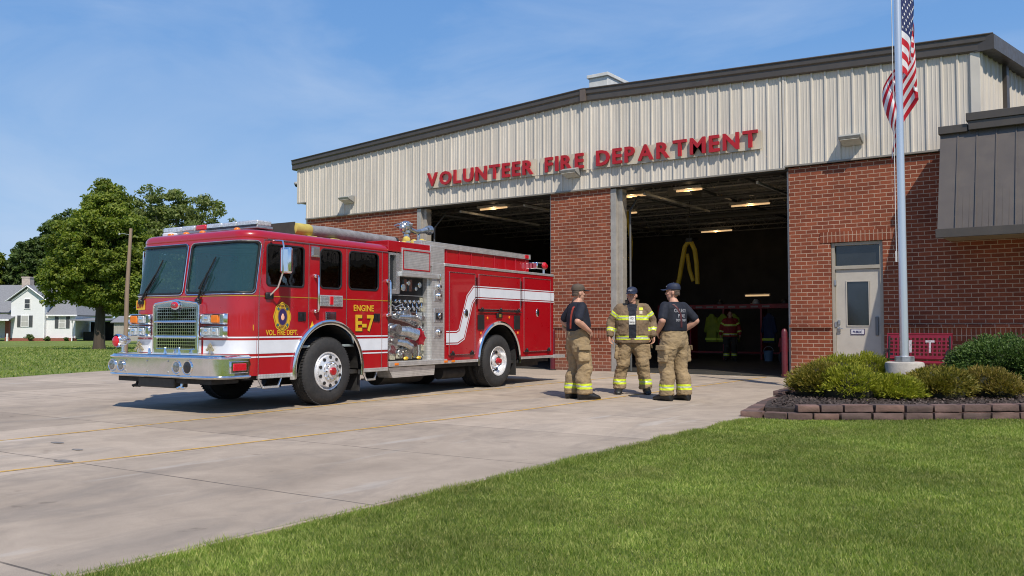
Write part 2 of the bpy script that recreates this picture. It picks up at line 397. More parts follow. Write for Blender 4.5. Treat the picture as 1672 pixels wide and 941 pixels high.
# ------------------------------------------------------------------ trees
def crown_mesh(clumps,per,size,flat=.6,spread=1.0):
    C=np.array([c[:3] for c in clumps]); r=np.array([c[3] for c in clumps]); n=len(C)
    per_=np.maximum(8,(per*(r/np.mean(r))**2)).astype(int); idx=np.repeat(np.arange(n),per_); N=len(idx)
    dirs=rng.standard_normal((N,3)); dirs/=np.linalg.norm(dirs,axis=1)[:,None]
    rad=rng.uniform(0,1,N)**.45*r[idx]
    p=C[idx]+dirs*rad[:,None]*np.array([1,1,flat])*spread
    nrm=rng.standard_normal((N,3))*.7+dirs*.8+np.array([0,0,.5]); nrm/=np.linalg.norm(nrm,axis=1)[:,None]
    t=np.cross(nrm,rng.standard_normal((N,3))); t/=np.linalg.norm(t,axis=1)[:,None]; b=np.cross(nrm,t)
    s=(size*rng.uniform(.6,1.3,N))[:,None]
    V=np.stack([p-t*s,p-b*s*.55,p+t*s,p+b*s*.55],1); return poly_soup(V)
def tree(label,loc,h,lobes,nclump,per,size,lm,bm_,trunk_r,trunk_h,seed,group='trees around the far lawn',gap=.0,name='maple_tree',cr=(.30,.66)):
    random.seed(seed); t=thing(name,label,'tree',loc,0,group)
    pts=[]
    tot=sum(l[3]*l[4]*l[5] for l in lobes)
    for (cx,cy,cz,rx,ry,rz) in lobes:
        k=int(nclump*1.9*rx*ry*rz/tot)+3
        for _ in range(k):
            v=Vector((random.gauss(0,1),random.gauss(0,1),random.gauss(0,1))).normalized()
            q=random.uniform(.35,1)**.5*random.uniform(.86,1.06)
            if noise.noise(v*2.3+Vector((seed,0,0)))<-.18-gap*0+gap: 
                if random.random()<.7: continue
            pts.append((cx+v.x*rx*q,cy+v.y*ry*q,cz+v.z*rz*q,random.uniform(*cr)*h/11))
    mb=MB(); top=Vector((lobes[0][0]*.5,lobes[0][1]*.5,lobes[0][2]+lobes[0][5]*.5))
    path=[Vector((0,0,-.6)),Vector((0,0,trunk_h*.15)),Vector((.05,0,trunk_h*.6)),Vector((0,.05,trunk_h)),top]
    mb.tube(path,[trunk_r*1.5,trunk_r*1.05,trunk_r*.9,trunk_r*.85,trunk_r*.2],10)
    for p in random.sample(pts,min(len(pts),46)):
        p=Vector(p[:3]); f=random.uniform(0,.75); s0=Vector((0,0,trunk_h)).lerp(top,f); m=s0.lerp(p,.5)+Vector((0,0,-.08*h*random.random()))
        mb.tube([s0,m,p],[trunk_r*.38*(1-f*.6),trunk_r*.2,trunk_r*.04],6)
    mb.build('trunk',bm_,t)
    mkobj('crown',crown_mesh(pts,per*.62,size),lm,t,smooth=0); return t
M_bark=P('bark',(.06,.045,.033),.9,0,.35,3,bs=.8,bscale=14,stretch=(1,1,.2))
M_bark2=P('grey_bark',(.20,.18,.15),.9,0,.35,3,bs=.8,bscale=14,stretch=(1,1,.2))
L_a=leaf_mat('maple_leaves',(.085,.13,.018),(.15,.20,.026),(.24,.27,.04))
L_b=leaf_mat('dark_leaves',(.045,.075,.022),(.078,.12,.034),(.13,.18,.05))
L_c=leaf_mat('grey_green_leaves',(.095,.13,.035),(.15,.19,.055),(.22,.25,.085))
tree('tall round green maple with dark trunk in front of the pale shed',(-57.7,32.65,-.35),11.5,[(.4,.3,6.6,3.0,2.9,4.0),(.3,.2,9.6,1.7,1.6,2.2),(-1.0,-.7,5.4,2.3,2.2,2.4),(1.6,1.1,5.0,2.2,2.2,2.4),(.1,.1,10.9,.8,.8,1.1),(-1.9,-1.3,7.4,1.3,1.3,1.6),(-2.4,-1.7,4.6,1.3,1.2,1.5)],640,190,.112,L_a,M_bark,.36,2.9,11)
tree('dark green tree behind the house roof, directly left of the tall maple',(-118.5,62.5,-.43),17,[(0,0,11.6,5.0,4.6,5.4),(-3.4,-2.4,9.6,3.2,3.0,4.0),(1.6,1.1,15.4,3.0,2.9,2.6),(2.6,1.8,9.0,4.0,3.6,4.2)],520,130,.22,L_b,M_bark,.36,2.6,12)
tree('airy pale green tree behind the fire engine cab, tallest on the right',(-73.4,49.0,-.43),13.5,[(-.5,0,9.8,4.6,3.8,4.2),(4.0,2.8,8.6,2.9,2.7,3.1),(-3.6,-2.5,10.6,2.9,2.7,3.2),(-1.4,-.9,13.2,2.6,2.4,2.2),(2.2,1.4,12.0,2.3,2.2,2.2),(1.0,.6,4.8,3.8,3.2,2.8)],560,80,.165,L_c,M_bark2,.4,3.2,13,gap=.12)
tree('green tree standing behind the white house roof, left of the dark one',(-121,58.5,-.43),13.5,[(0,0,9.6,3.4,3,3.6),(2.6,1.8,8.0,2.6,2.4,2.8),(-1.5,-1,7.2,2.6,2.4,2.6)],260,110,.20,L_b,M_bark,.4,3,14)
tree('small tree crown at the left edge of the view behind the chimney',(-124.5,54.6,-.43),13,[(0,0,9.3,3.0,2.6,3.6),(-2.5,-1.5,6,2.4,2.4,2.4)],220,110,.20,L_a,M_bark,.4,3,15)
# far wood that closes the horizon
mb=MB(); fv=[]
for k in range(620):
    a=R(random.uniform(0,360)); d=random.uniform(230,300); r=random.uniform(3,6.5)
    if 60<math.degrees(a)<118: d+=60
    fv.append((math.cos(a)*d,math.sin(a)*d,r*.8-.5+random.uniform(0,2.5),r))
tag(mkobj('far_wood',crown_mesh(fv,60,1.0,.9),L_b,smooth=0),'far-off line of woods beyond the lawns','woods',kind='stuff')
# ------------------------------------------------------------------ white house and sheds far left
HZ=R(35.3)
def siding_lap(name,col,pitch=.2,var=.06):
    m,nt,b=mat(name); v=ocoord(nt); s=nd(nt,'SeparateXYZ',{'Vector':v})
    f=math_(nt,'FRACT',math_(nt,'DIVIDE',s.outputs[2],pitch)); e=ramp(nt,f,[(0,.78),(.12,1),(1,1.0)])
    c=mix(nt,1,ramp(nt,noisef(nt,v,1.5,4),[(.3,tuple(k*(1-var) for k in col)),(.7,col)]),e,'MULTIPLY'); nt.links.new(c,b.inputs['Base Color'])
    b.inputs['Roughness'].default_value=.6; bump(nt,b,f,.5,.02); return m
M_hs=siding_lap('white_lap_siding',(.78,.79,.80)); M_hroof=P('grey_shingles',(.20,.205,.22),.9,0,.15,8,bs=.4,bscale=30)
M_htrim=P('white_trim',(.8,.8,.8),.5); M_hwin=P('house_window_dark',(.05,.055,.06),.12,0,.4,1.5); M_shut=P('dark_shutter',(.06,.065,.07),.6)
M_curt=P('pale_curtain',(.42,.42,.40),.8,0,.1,2,stretch=(8,8,.3)); M_hbr=P('house_brick',(.26,.09,.06),.9,0,.25,9); M_hdoor=P('dark_red_door',(.14,.02,.02),.5)
h=thing('farm_house','white lap-sided house with grey roof, front gable and brick chimney beyond the lawn','house',(-106.4,53.3,-.43),HZ)
def gablewall(mb,x0,x1,y,z0,ze,zp,xp,th=.2):
    mb.plate([(x0,z0),(x1,z0),(x1,ze),(xp,zp),(x0,ze)],[],lambda a,b,w:Vector((a,y-w,b)),th)
mb=MB(); gablewall(mb,-4.0,.02,0,.35,4.95,6.45,-1.95,.15); mb.bb(-.18,.15,.35,0.02,6,4.95); mb.bb(-4.0,.15,.35,-3.8,6,4.95); mb.bb(.02,.5,.35,3.5,.7,3.2); mb.bb(3.3,.7,.35,3.5,6,3.2); mb.bb(-11,1.6,.35,-4.0,1.8,3.6)
mb.build('wall',M_hs,h,smooth=0)
mb=MB(); mb.bb(-4.0,-.01,-.3,3.5,.9,.345); mb.build('foundation',M_hbr,h,smooth=0)
def slab4(mb,p,th=.12):
    p=[Vector(q) for q in p]; n=(p[1]-p[0]).cross(p[2]-p[0]).normalized()*th
    mb.rings([p,[q-n for q in p]],True,True)
mb=MB(); slab4(mb,[(-2.0,-.35,6.62),(-4.45,-.35,4.78),(-4.45,6,4.78),(-2.0,6,6.62)]); slab4(mb,[(-1.9,-.35,6.62),(.45,-.35,4.85),(.45,6,4.85),(-1.9,6,6.62)])
slab4(mb,[(0.3,.2,3.1),(3.8,.2,3.1),(1.0,5.0,6.9),(-4,5.0,6.9)]); slab4(mb,[(3.8,.2,3.1),(3.8,9.6,3.1),(1.0,5.0,6.9),(1.0,5.0,6.9001)])
slab4(mb,[(-11.5,1.0,3.45),(-4.0,1.0,3.45),(-4.0,5.0,6.95),(-11.5,5,6.95)]); 
slab4(mb,[(-9.5,-1.7,2.55),(-3.3,-1.7,2.55),(-3.6,1.2,3.25),(-9.5,1.2,3.25)])
mb.build('roof',M_hroof,h,smooth=0)
mb=MB()
for a,b in (((-4.5,-.42,4.72),(-1.95,-.42,6.58)),((.5,-.42,4.78),(-1.95,-.42,6.58))): mb.tube([a,b],.07,4)
mb.bb(.1,.1,2.98,3.85,.2,3.14); mb.bb(-9.5,-1.8,2.4,-3.25,-1.7,2.6); mb.bb(3.44,.44,.3,3.54,.52,3.1); mb.bb(-.08,-.05,.3,.06,.0,4.8)
mb.bb(-5.5,-1.7,.0,-5.38,-1.6,2.4); mb.build('trim',M_htrim,h,smooth=0)
for x0,x1,z0,z1,y in ((-2.35,-1.75,3.9,5.0,-.02),(-2.7,-1.9,1.75,3.0,-.02),(1.6,2.25,1.6,2.9,.48)):
    mb=MB(); mb.bb(x0-.08,y-.05,z0-.08,x1+.08,y+.01,z1+.08); w=mb.build('window',M_htrim,h,smooth=0)
    mb=MB(); mb.bb(x0,y-.06,z0,x1,y-.052,(z0+z1)/2-.03); mb.bb(x0,y-.06,(z0+z1)/2+.03,x1,y-.052,z1); mb.build('pane',M_hwin if x0<-2 and z0>3 else M_curt,w,smooth=0)
for x0,z0,z1,y in ((-3.2,1.7,3.05,-.02),(-1.8,1.7,3.05,-.02),(1.05,1.55,2.95,.48),(2.4,1.55,2.95,.48)):
    mb=MB(); mb.bb(x0,y-.06,z0,x0+.42,y,z1); mb.build('shutter',M_shut,h,smooth=0)
mb=MB(); mb.bb(-5.35,1.4,.3,-4.55,1.55,2.4); mb.build('door',M_hdoor,h,smooth=0)
mb=MB(); mb.bb(-4.5,-.3,-.2,-4.0,1.5,2.4); mb.build('porch_wall',M_hbr,h,smooth=0)
mb=MB(); mb.bb(-5.15,4.2,6.0,-4.15,5.2,7.8); mb.mi=1; mb.bb(-5.2,4.15,7.8,-4.1,5.25,7.95); mb.build('chimney',[P('pale_chimney',(.45,.38,.34),.9,0,.2,4),M_hbr],h,smooth=0)
mb=MB(); mb.bb(-3.35,-2.0,0,-3.2,-1.85,.9); tag(mb.build('white_post',M_htrim,loc=(-106.4,53.3,-.43),rz=HZ,bevel=.01),'short white post on the lawn in front of the house porch','post')
M_shed=P('beige_metal_siding',(.36,.34,.31),.6,0,.08,2)
s=thing('garden_shed','long low beige metal shed behind the maple trunk','shed',(-98.5,57.5,-.43),HZ)
mb=MB(); mb.bb(0,0,-.2,7.5,4,2.3)
for k in range(26): mb.bb(.1+k*.29,-.03,0,.16+k*.29,0.01,2.3)
mb.build('wall',M_shed,s,smooth=0); mb=MB(); slab4(mb,[(-.3,-.3,2.25),(7.8,-.3,2.25),(7.8,2,3.0),(-.3,2,3.0)]); mb.build('roof',M_hroof,s,smooth=0)
s=thing('open_carport','dark open carport between the white house and the beige shed','carport',(-102.3,55.6,-.43),HZ)
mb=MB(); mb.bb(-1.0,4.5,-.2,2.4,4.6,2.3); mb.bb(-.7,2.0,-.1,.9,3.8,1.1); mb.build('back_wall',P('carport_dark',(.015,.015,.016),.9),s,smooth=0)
mb=MB(); slab4(mb,[(-1.2,-.5,2.55),(2.6,-.5,2.45),(2.6,4.8,2.7),(-1.2,4.8,2.8)]); mb.build('roof',M_hroof,s,smooth=0)
mb=MB(); mb.bb(2.2,-.3,-.2,2.3,-.2,2.45); mb.build('post',M_htrim,s,smooth=0); mb=MB(); mb.bb(-1,-.3,-.2,-.9,-.2,2.5); mb.build('post',M_htrim,s,smooth=0)
for x,y,r,lb in ((-1.15,-.7,.55,'dark round shrub against the white house wall under the gable window'),(.45,-.2,.38,'small low shrub at the foot of the right house wing'),(2.7,-.2,.3,'tiny green shrub at the right corner of the house')):
    b_=thing('foundation_shrub',lb,'shrub',(-106.4+math.cos(HZ)*x-math.sin(HZ)*y,53.3+math.sin(HZ)*x+math.cos(HZ)*y,-.43),0,'shrubs along the house')
    mkobj('foliage',crown_mesh([(random.gauss(0,r*.4),random.gauss(0,r*.4),r*random.uniform(.3,1.3),r*.5) for _ in range(14)],60,.07),L_b,b_,smooth=0)
# leaning wooden pole on the lawn
p=thing('utility_pole','slim weathered wooden pole on the lawn behind the fire engine bumper','pole',(-37.78,22.64,-.1))
mb=MB(); mb.tube([(0,0,-.2),(.03,0,3),(.12,.08,5.85)],[.11,.095,.07],10); mb.build('shaft',P('weathered_wood',(.27,.19,.14),.9,0,.25,4,bs=.5,bscale=20,stretch=(1,1,.1)),p)
mb=MB(); mb.tube([(.1,.05,5.55),(-.2,-.15,5.62),(-.3,-.2,5.6)],.015,6); mb.ball((-.33,-.22,5.58),.05,8); mb.build('lamp_arm',M_steel,p)
# ------------------------------------------------------------------ fire station
FY=20.5; XL,XR=-23.18,-2.49
M_brick=brick_mat('red_brick'); M_sold=brick_mat('soldier_brick',True)
def panel_mat():
    m,nt,b=mat('cream_metal_siding'); v=ocoord(nt,(1,1,.22)); s=nd(nt,'SeparateXYZ',{'Vector':ocoord(nt)})
    c=ramp(nt,noisef(nt,v,2.2,6,.65),[(.3,(.54,.49,.42)),(.7,(.66,.605,.525))])
    st=ramp(nt,noisef(nt,ocoord(nt,(9,9,.35)),1.3,5,.7),[(.55,0),(.8,.4)]); c=mix(nt,st,c,(.34,.31,.27))
    wn=nd(nt,'TexWhiteNoise',{'W':math_(nt,'FLOOR',math_(nt,'DIVIDE',s.outputs[0],.93))},noise_dimensions='1D')
    c=mix(nt,1,c,ramp(nt,wn.outputs[0],[(0,.93),(1,1.05)]),'MULTIPLY')
    nt.links.new(c,b.inputs['Base Color']); b.inputs['Roughness'].default_value=.5
    bump(nt,b,noisef(nt,v,3,3),.25,.03); return m
M_panel=panel_mat()
M_brown=P('bronze_metal_trim',(.085,.072,.062),.42,.2,.1,3,dirt=.15)
M_brown2=P('dark_bronze_soffit',(.035,.030,.026),.6,.1,.15,3)
M_jamb=P('grey_metal_jamb',(.38,.35,.31),.5,.2,.15,3,dirt=.25)
M_in=P('dark_interior_wall',(.06,.053,.046),.9,0,.3,1)  # deep shade of the bays is put into this wall colour
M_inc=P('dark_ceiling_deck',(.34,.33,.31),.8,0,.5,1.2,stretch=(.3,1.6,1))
M_infl=P('dark_bay_floor',(.04,.038,.035),.6,0,.35,1.5)  # bay shade painted into the floor colour, muting sun that falls in
M_frame=P('tan_door_frame',(.36,.325,.265),.45,0,.08,3,dirt=.12)
M_door=P('tan_door_paint',(.47,.43,.37),.42,0,.06,2,dirt=.12)
M_maroon=P('maroon_paint',(.095,.008,.015),.4,0,.15,5,dirt=.2)
st=thing('fire_station','red brick and cream metal fire station with two open bays','fire station',(0,0,0))
def wallp(name,x0,x1,z0,z1,m=M_brick,d=.30,y=FY,lab=None):
    mb=MB(); mb.bb(x0,y,z0,x1,y+d,z1); return mb.build(name,m,st,smooth=0)
ZH=4.93
wallp('brick_wall',XL,-18.15,-.1,ZH); wallp('brick_pier',-13.19,-11.29,-.1,ZH,d=.5)
wallp('brick_wall',-6.53,-5.60,-.1,ZH); wallp('brick_wall',-5.60,-4.47,3.12,ZH); wallp('brick_wall',-4.47,2.5,-.1,ZH)
# water-table ledge and soldier courses (proud of the wall)
mb=MB()
for a,b in ((XL-.02,-18.14),(-13.21,-11.27),(-6.55,-5.60),(-4.47,2.5)): mb.bb(a,FY-.045,1.17,b,FY-.002,1.245)
mb.build('brick_ledge',M_brick,st,smooth=0,bevel=.008)
mb=MB()
for a,b in ((-4.47,2.5),(-13.2,-11.28)): mb.bb(a,FY-.006,.90,b,FY+.02,1.168); mb.build('soldier_course',M_sold,st,smooth=0); mb=MB()
mb.bb(-5.82,FY-.012,3.12,-4.25,FY+.02,3.36); mb.build('soldier_course',M_sold,st,smooth=0)
# jambs and headers of the bay openings
for x0,x1 in ((-18.15,-13.19),(-11.29,-6.53)):
    mb=MB(); mb.bb(x0+.005,FY-.012,-.05,x0+.17,FY+.12,ZH-.06); mb.bb(x0+.17,FY+.10,-.05,x0+.30,FY+.34,ZH-.06); mb.build('bay_jamb',M_jamb,st,smooth=0,bevel=.006); mb=MB(); mb.bb(x1-.06,FY+.06,-.05,x1-.005,FY+.34,ZH-.06); mb.build('bay_jamb',M_jamb,st,smooth=0,bevel=.006)
    mb=MB(); mb.bb(x0,FY+.01,ZH-.06,x1,FY+.4,ZH+.12); mb.build('bay_header',M_brown2,st,smooth=0)
    M_trk=P('dull_track',(.10,.10,.10),.6); mb=MB(); mb.tube([(x0+.36,FY+.42,0),(x0+.36,FY+.42,4.3),(x0+.36,FY+.9,4.75),(x0+.36,FY+4,4.78)],.03,6); mb.build('door_track',M_trk,st); mb=MB(); mb.tube([(x1-.15,FY+.42,0),(x1-.15,FY+.42,4.3),(x1-.15,FY+.9,4.75),(x1-.15,FY+4,4.78)],.03,6); mb.build('door_track',M_trk,st)
def roofz(x): # underside line of the eave along the front
    return np.interp(x,[-24.2,-12.1,-2.3,2],[6.98,7.66,7.27,7.1])
# ribbed siding
def ribs(a,b,pitch=.305):
    xs=[];k=0;x=a
    while x<b-.02:
        for dx,dy in ((0,0),(.018,-.032),(.052,-.032),(.070,0),(.135,0),(.143,-.007),(.157,-.007),(.165,0),(.21,0),(.218,-.007),(.232,-.007),(.24,0)):
            if x+dx<b: xs.append((x+dx,dy))
        x+=pitch
    xs.append((b,0)); return xs
SY=FY-.035
def siding(x0,x1,zb,name='metal_siding'):
    xs=ribs(x0,x1); mb=MB()
    mb.strip([(x,SY+dy,zb) for x,dy in xs],[(x,SY+dy,float(roofz(x))-.25) for x,dy in xs]); return mb.build(name,M_panel,st,smooth=0)
siding(-23.60,-23.20,5.52); siding(-23.19,-6.60,ZH+.01); siding(-6.59,XR+.02,ZH+.06)
mb=MB()
mb.bb(-23.20,SY-.045,ZH-.03,-6.60,SY+.03,ZH+.008); mb.bb(-6.595,SY-.047,ZH+.02,-3.18,SY+.03,ZH+.058); mb.bb(-23.62,SY-.04,5.47,-23.2,SY+.03,5.515)
mb.build('siding_base_trim',P('grey_tan_trim',(.25,.23,.20),.5),st,smooth=0)
mb=MB(); mb.bb(XR-.16,SY-.055,5.3,XR+.03,SY+.2,7.0); mb.bb(-6.63,SY-.042,ZH-.01,-6.58,SY-.01,7.2); mb.build('corner_trim',P('cream_trim',(.56,.52,.46),.5,0,.06,2),st,smooth=0,bevel=.008)
mb=MB(); mb.bb(-23.66,SY-.02,5.5,-23.60,SY+12,6.75); mb.bb(-23.26,SY+.04,4.6,-23.185,SY+.4,5.5); mb.build('left_return',M_panel,st,smooth=0)
# side wall that runs back from the right corner
ang=R(11); ux,uy=math.sin(ang),math.cos(ang)
def sw(t,off,z): return (XR+.03+ux*t+uy*off,SY+uy*t-ux*off,z)
xs=ribs(0,14); mb=MB(); mb.strip([sw(x,-dy,4.9) for x,dy in xs],[sw(x,-dy,6.98) for x,dy in xs]); mb.build('metal_siding',M_panel,st,smooth=0)
mb=MB(); mb.rings([[sw(1.25,.03,5),sw(1.42,.03,5),sw(1.42,.12,5),sw(1.25,.12,5)],[sw(1.25,.03,6.9),sw(1.42,.03,6.9),sw(1.42,.12,6.9),sw(1.25,.12,6.9)]]); mb.build('downspout',M_brown,st,smooth=0)
# eave: gutter, fascia, soffit
EY=FY-.13
mb=MB()
xs=[-23.85,-18,-12.12,-12.08,-7,-2.2]
def prof(x,zo):
    z=float(roofz(x)); return [(x,EY-.03,z),(x,EY-.03,z-.13),(x,EY,z-.16),(x,EY,z-.31),(x,EY+.03,z-.33),(x,FY+.2,z-.33),(x,FY+.4,z+.02)]
mb.rings([prof(x,0) for x in xs],True,True); mb.build('eave_fascia',M_brown,st,smooth=0,bevel=.008)
mb=MB(); mb.tube([(x,EY-.035,float(roofz(x))+.0) for x in xs],.022,6); mb.build('drip_edge',M_brown,st)
mb=MB(); mb.rings([[sw(-.1,.30,6.94),sw(-.1,.30,7.25),sw(-.1,-.1,7.3),sw(-.1,-.1,6.94)],[sw(14,.30,6.94),sw(14,.30,7.25),sw(14,-.1,7.3),sw(14,-.1,6.94)]]); mb.build('eave_fascia',M_brown,st,smooth=0)
mb=MB(); mb.bb(XL-.35,EY+.1,6.6,XR-.1,EY+.2,6.61)
zr=lambda x:float(roofz(x)); mb.strip([(x,EY+.05,zr(x)) for x in xs],[(x,38,zr(x)) for x in xs]); mb.build('roof',M_brown2,st,smooth=0)
mb=MB(); mb.bb(-12.13,EY-.05,7.33,-11.95,EY+.0,7.68); mb.build('ridge_cap',P('weathered_ridge',(.13,.10,.085),.6),st,smooth=0)
# walls behind
mb=MB(); mb.bb(XL,FY+.3,-.1,XL+.2,38,6.9); mb.bb(XL,37.8,-.1,2.4,38,6.9); mb.bb(2.3,FY+.3,-.1,2.5,38,6.9); mb.build('rear_wall',M_brick,st,smooth=0)
# hipped roof vent
mb=MB(); mb.bb(-12.81,22,7.3,-12.2,23.5,8.45); mb.mi=1; mb.bb(-12.86,21.94,8.45,-12.15,23.56,8.55); mb.build('roof_vent',[P('pale_vent_metal',(.62,.62,.60),.5),M_brown],st,smooth=0,bevel=.01)
# interior
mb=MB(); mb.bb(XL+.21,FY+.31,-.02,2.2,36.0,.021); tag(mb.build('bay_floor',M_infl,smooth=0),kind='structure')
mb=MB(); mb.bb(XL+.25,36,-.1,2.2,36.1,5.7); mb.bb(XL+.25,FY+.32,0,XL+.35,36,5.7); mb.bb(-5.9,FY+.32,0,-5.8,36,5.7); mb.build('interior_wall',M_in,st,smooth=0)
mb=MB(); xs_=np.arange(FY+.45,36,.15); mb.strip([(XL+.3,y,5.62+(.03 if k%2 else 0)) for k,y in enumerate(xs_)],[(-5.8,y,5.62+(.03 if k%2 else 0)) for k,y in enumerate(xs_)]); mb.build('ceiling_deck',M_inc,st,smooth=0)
mb=MB()
for y in np.arange(FY+1.6,36,1.6):
    mb.bb(XL+.3,y-.04,5.53,-5.8,y+.04,5.58); mb.bb(XL+.3,y-.04,5.17,-5.8,y+.04,5.21)
    x=XL+.3
    while x<-6: mb.cyl((x,y,5.19),(x+.3,y,5.55),.012,n=4); mb.cyl((x+.3,y,5.55),(x+.6,y,5.19),.012,n=4); x+=.6
mb.build('ceiling_joist',P('joist_grey',(.24,.23,.21),.7),st,smooth=0)
mb=MB()
for x,z in ((-15.5,5.05),(-9.9,5.08),(-8.0,5.0),(-7.2,5.1)): mb.tube([(x,FY+.9,z),(x,36,z)],.045,6)
mb.tube([(-12.5,24.4,5.0),(-6,24.4,5.02)],.05,6); mb.tube([(-12.5,28.2,4.95),(-6,28.2,4.95)],.09,8); mb.bb(-10.6,22.6,4.86,-9.9,23.3,5.12); mb.bb(-7.4,26,4.7,-6.6,26.8,5.15); mb.build('ceiling_pipe',P('pipe_grey',(.07,.068,.065),.6),st)
mb=MB()
for x in (-16.9,-14.5,-10.6,-7.5): mb.bb(x-.03,FY+.6,4.74,x+.03,FY+5,4.80); mb.build('overhead_door_rail',M_inc,st,smooth=0); mb=MB()
mb.bb(-10.9,FY+.75,4.6,-6.9,FY+1.1,4.68); pass
M_tube=P('warm_fluorescent',(1,.66,.34),.5,0,.02,1,emit=.62)
for i,(x,y,L,lb) in enumerate(((-9.39,25.8,1.25,'lit fluorescent ceiling light, largest one in the right bay'),(-11.54,22.14,1.1,'lit fluorescent ceiling light just inside the right bay above its left jamb'),(-9.73,22.06,.8,'lit fluorescent ceiling light close to the header at mid bay'),(-13.06,32.15,1.3,'small lit ceiling light deep at the back of the right bay'),(-16.25,21.95,1.1,'lit ceiling light under the header of the left bay behind the engine'),(-13.5,25.4,1.0,'faint lit ceiling light seen beside the left jamb of the right bay'))):
    t=thing('ceiling_light',lb,'ceiling light',(x,y,4.90),0,'fluorescent lights in the engine bays')
    mb=MB(); mb.bb(-L/2,-.14,.03,L/2,.14,.10); mb.cyl((-.4,0,.1),(-.4,0,.3),.008); mb.cyl((.4,0,.1),(.4,0,.3),.008); mb.build('housing',M_jamb,t,smooth=0)
    mb=MB(); mb.tube([(-L/2+.03,-.0,.005),(L/2-.03,.0,.005)],.026,8); mb.build('lamp_tube',M_tube,t)
    lg=bpy.data.lights.new('bay_lamp','POINT'); lg.energy=6; lg.color=(1,.72,.42); lg.shadow_soft_size=.05; lo=bpy.data.objects.new('bay_lamp',lg); COL.objects.link(lo); lo.parent=t; lo.location=(0,0,-.08)
t=thing('wall_light_bar','lit narrow lamp over the gear lockers at the back of the bay','wall light',(-11.75,32.9,2.41)); 
mb=MB(); mb.bb(-.5,.03,-.03,.5,.12,.07); mb.build('housing',M_jamb,t,smooth=0); mb=MB(); mb.tube([(-.46,0,0),(.46,0,0)],.03,8); mb.build('lamp_tube',M_tube,t)
# yellow exhaust hoses
M_hose=P('yellow_exhaust_hose',(.40,.27,.012),.6,0,.15,6,bs=.5,bscale=40)
t=thing('exhaust_hose','yellow exhaust hose hanging in a loop inside the right bay','hose',(0,0,0))
mb=MB(); mb.tube([(-10.78,25,2.5),(-10.80,25,3.1),(-10.86,25,3.55),(-10.97,25,3.78),(-11.08,25,3.80),(-11.18,25,3.66),(-11.28,25,3.2),(-11.38,25.02,2.7),(-11.5,25.05,2.3),(-11.75,25.1,1.8),(-12.0,25.1,1.43)],.07,12); mb.build('hose_loop',M_hose,t)
mb=MB(); mb.tube([(-11.18,25.15,3.45),(-11.1,25.15,2.95),(-10.98,25.15,2.6)],.06,10); mb.build('hose_branch',M_hose,t)
mb=MB(); mb.cyl((-11.02,25,3.85),(-11.02,25,5.2),.012); mb.bb(-11.12,24.93,3.80,-10.92,25.07,3.92); mb.build('hanger',M_black,t)
t=thing('exhaust_hose','short yellow hose hanging beside the left jamb of the right bay','hose',(0,0,0))
mb=MB(); mb.tube([(-13.15,25,4.9),(-13.1,25,4.4),(-13.02,25,3.9),(-13.06,25,3.3)],.055,10); mb.build('hose_tube',M_hose,t)
# gear lockers with hanging coats
gl=thing('gear_locker','red framed turnout gear locker along the rear of the right bay','locker',(-12.2,30.6,0))
M_lred=P('locker_red',(.26,.012,.016),.5,0,.2,3)
mb=MB()
for x in (-2.6,-1.3,0,1.4,2.7): mb.bb(x-.03,0,0,x+.03,.6,2.02)
mb.bb(-2.6,-.02,1.86,2.75,.6,2.02); mb.bb(-2.6,0,.25,2.75,.6,.3); mb.build('locker_frame',M_lred,gl,smooth=0)
M_ns=P('faded_name_strip',(.30,.26,.25),.6)
for k in range(9): mb=MB(); mb.bb(-1.9+k*.42,-.03,1.90,-1.9+k*.42+.26,-.022,1.96); mb.build('name_strip',M_ns,gl,smooth=0)
M_hv=P('hi_vis_yellow',(.50,.62,.02),.55,0,.12,12); M_tan0=P('dark_tan_coat',(.06,.045,.03),.9,0,.3,6)
def coat(x,col,lb):
    t=thing('hanging_coat',lb,'coat',(-12.2+x,30.52,1.0),0,'coats in the gear lockers'); mb=MB()
    rs=[]
    for z,rx,ry in ((-.35,.22,.10),(-.1,.2,.1),(.3,.19,.1),(.55,.16,.08),(.68,.05,.05)): rs.append([(rx*math.cos(a)*(1+.12*math.sin(a*7)),ry*math.sin(a),z) for a in [2*PI*k/20 for k in range(20)]])
    mb.rings(rs); mb.caps([((-.15,0,.5),.07),((-.24,0,.05),.06)],8); mb.caps([((.15,0,.5),.07),((.24,0,.05),.06)],8); mb.build('coat_body',col,t)
    mb=MB(); mb.bb(-.21,-.115,-.28,.21,-.10,-.2); mb.build('reflective_band',M_hv,t,smooth=0)
M_lime=P('lime_vest',(.20,.25,.012),.7,0,.2,6)
for k,(x,c,lb) in enumerate(((-.42,M_lime,'lime green coat hanging leftmost in the gear lockers'),(.02,M_lime,'lime green coat hanging second from the left in the gear lockers'),(.42,M_lime,'lime green coat hanging nearest to the person in the red vest'),(1.72,P('blue_coat',(.01,.02,.06),.8),'dark blue coat hanging right of the person in the red vest'),(-1.6,M_tan0,'dark tan coat hanging far left in the gear lockers'))): coat(x,c,lb)
for x,c,lb in ((1.15,(.45,.45,.45),'pale helmet on top of the gear locker above the person'),(-.2,(.03,.03,.03),'black helmet on top of the gear locker'),(2.2,(.04,.035,.03),'dark helmet on the right end of the locker top')):
    t=thing('fire_helmet',lb,'helmet',(-12.2+x,30.8,2.02),0,'helmets on the locker top'); m_=P('helmet_shell',c,.4); mb=MB(); mb.ball((0,0,.06),(.12,.15,.13),14); mb.build('shell',m_,t); mb=MB(); mb.lathe([(0,.12),(.0,.19),(.015,.19),(.02,.12)],(0,0,.02),'z',20); mb.build('brim',m_,t)
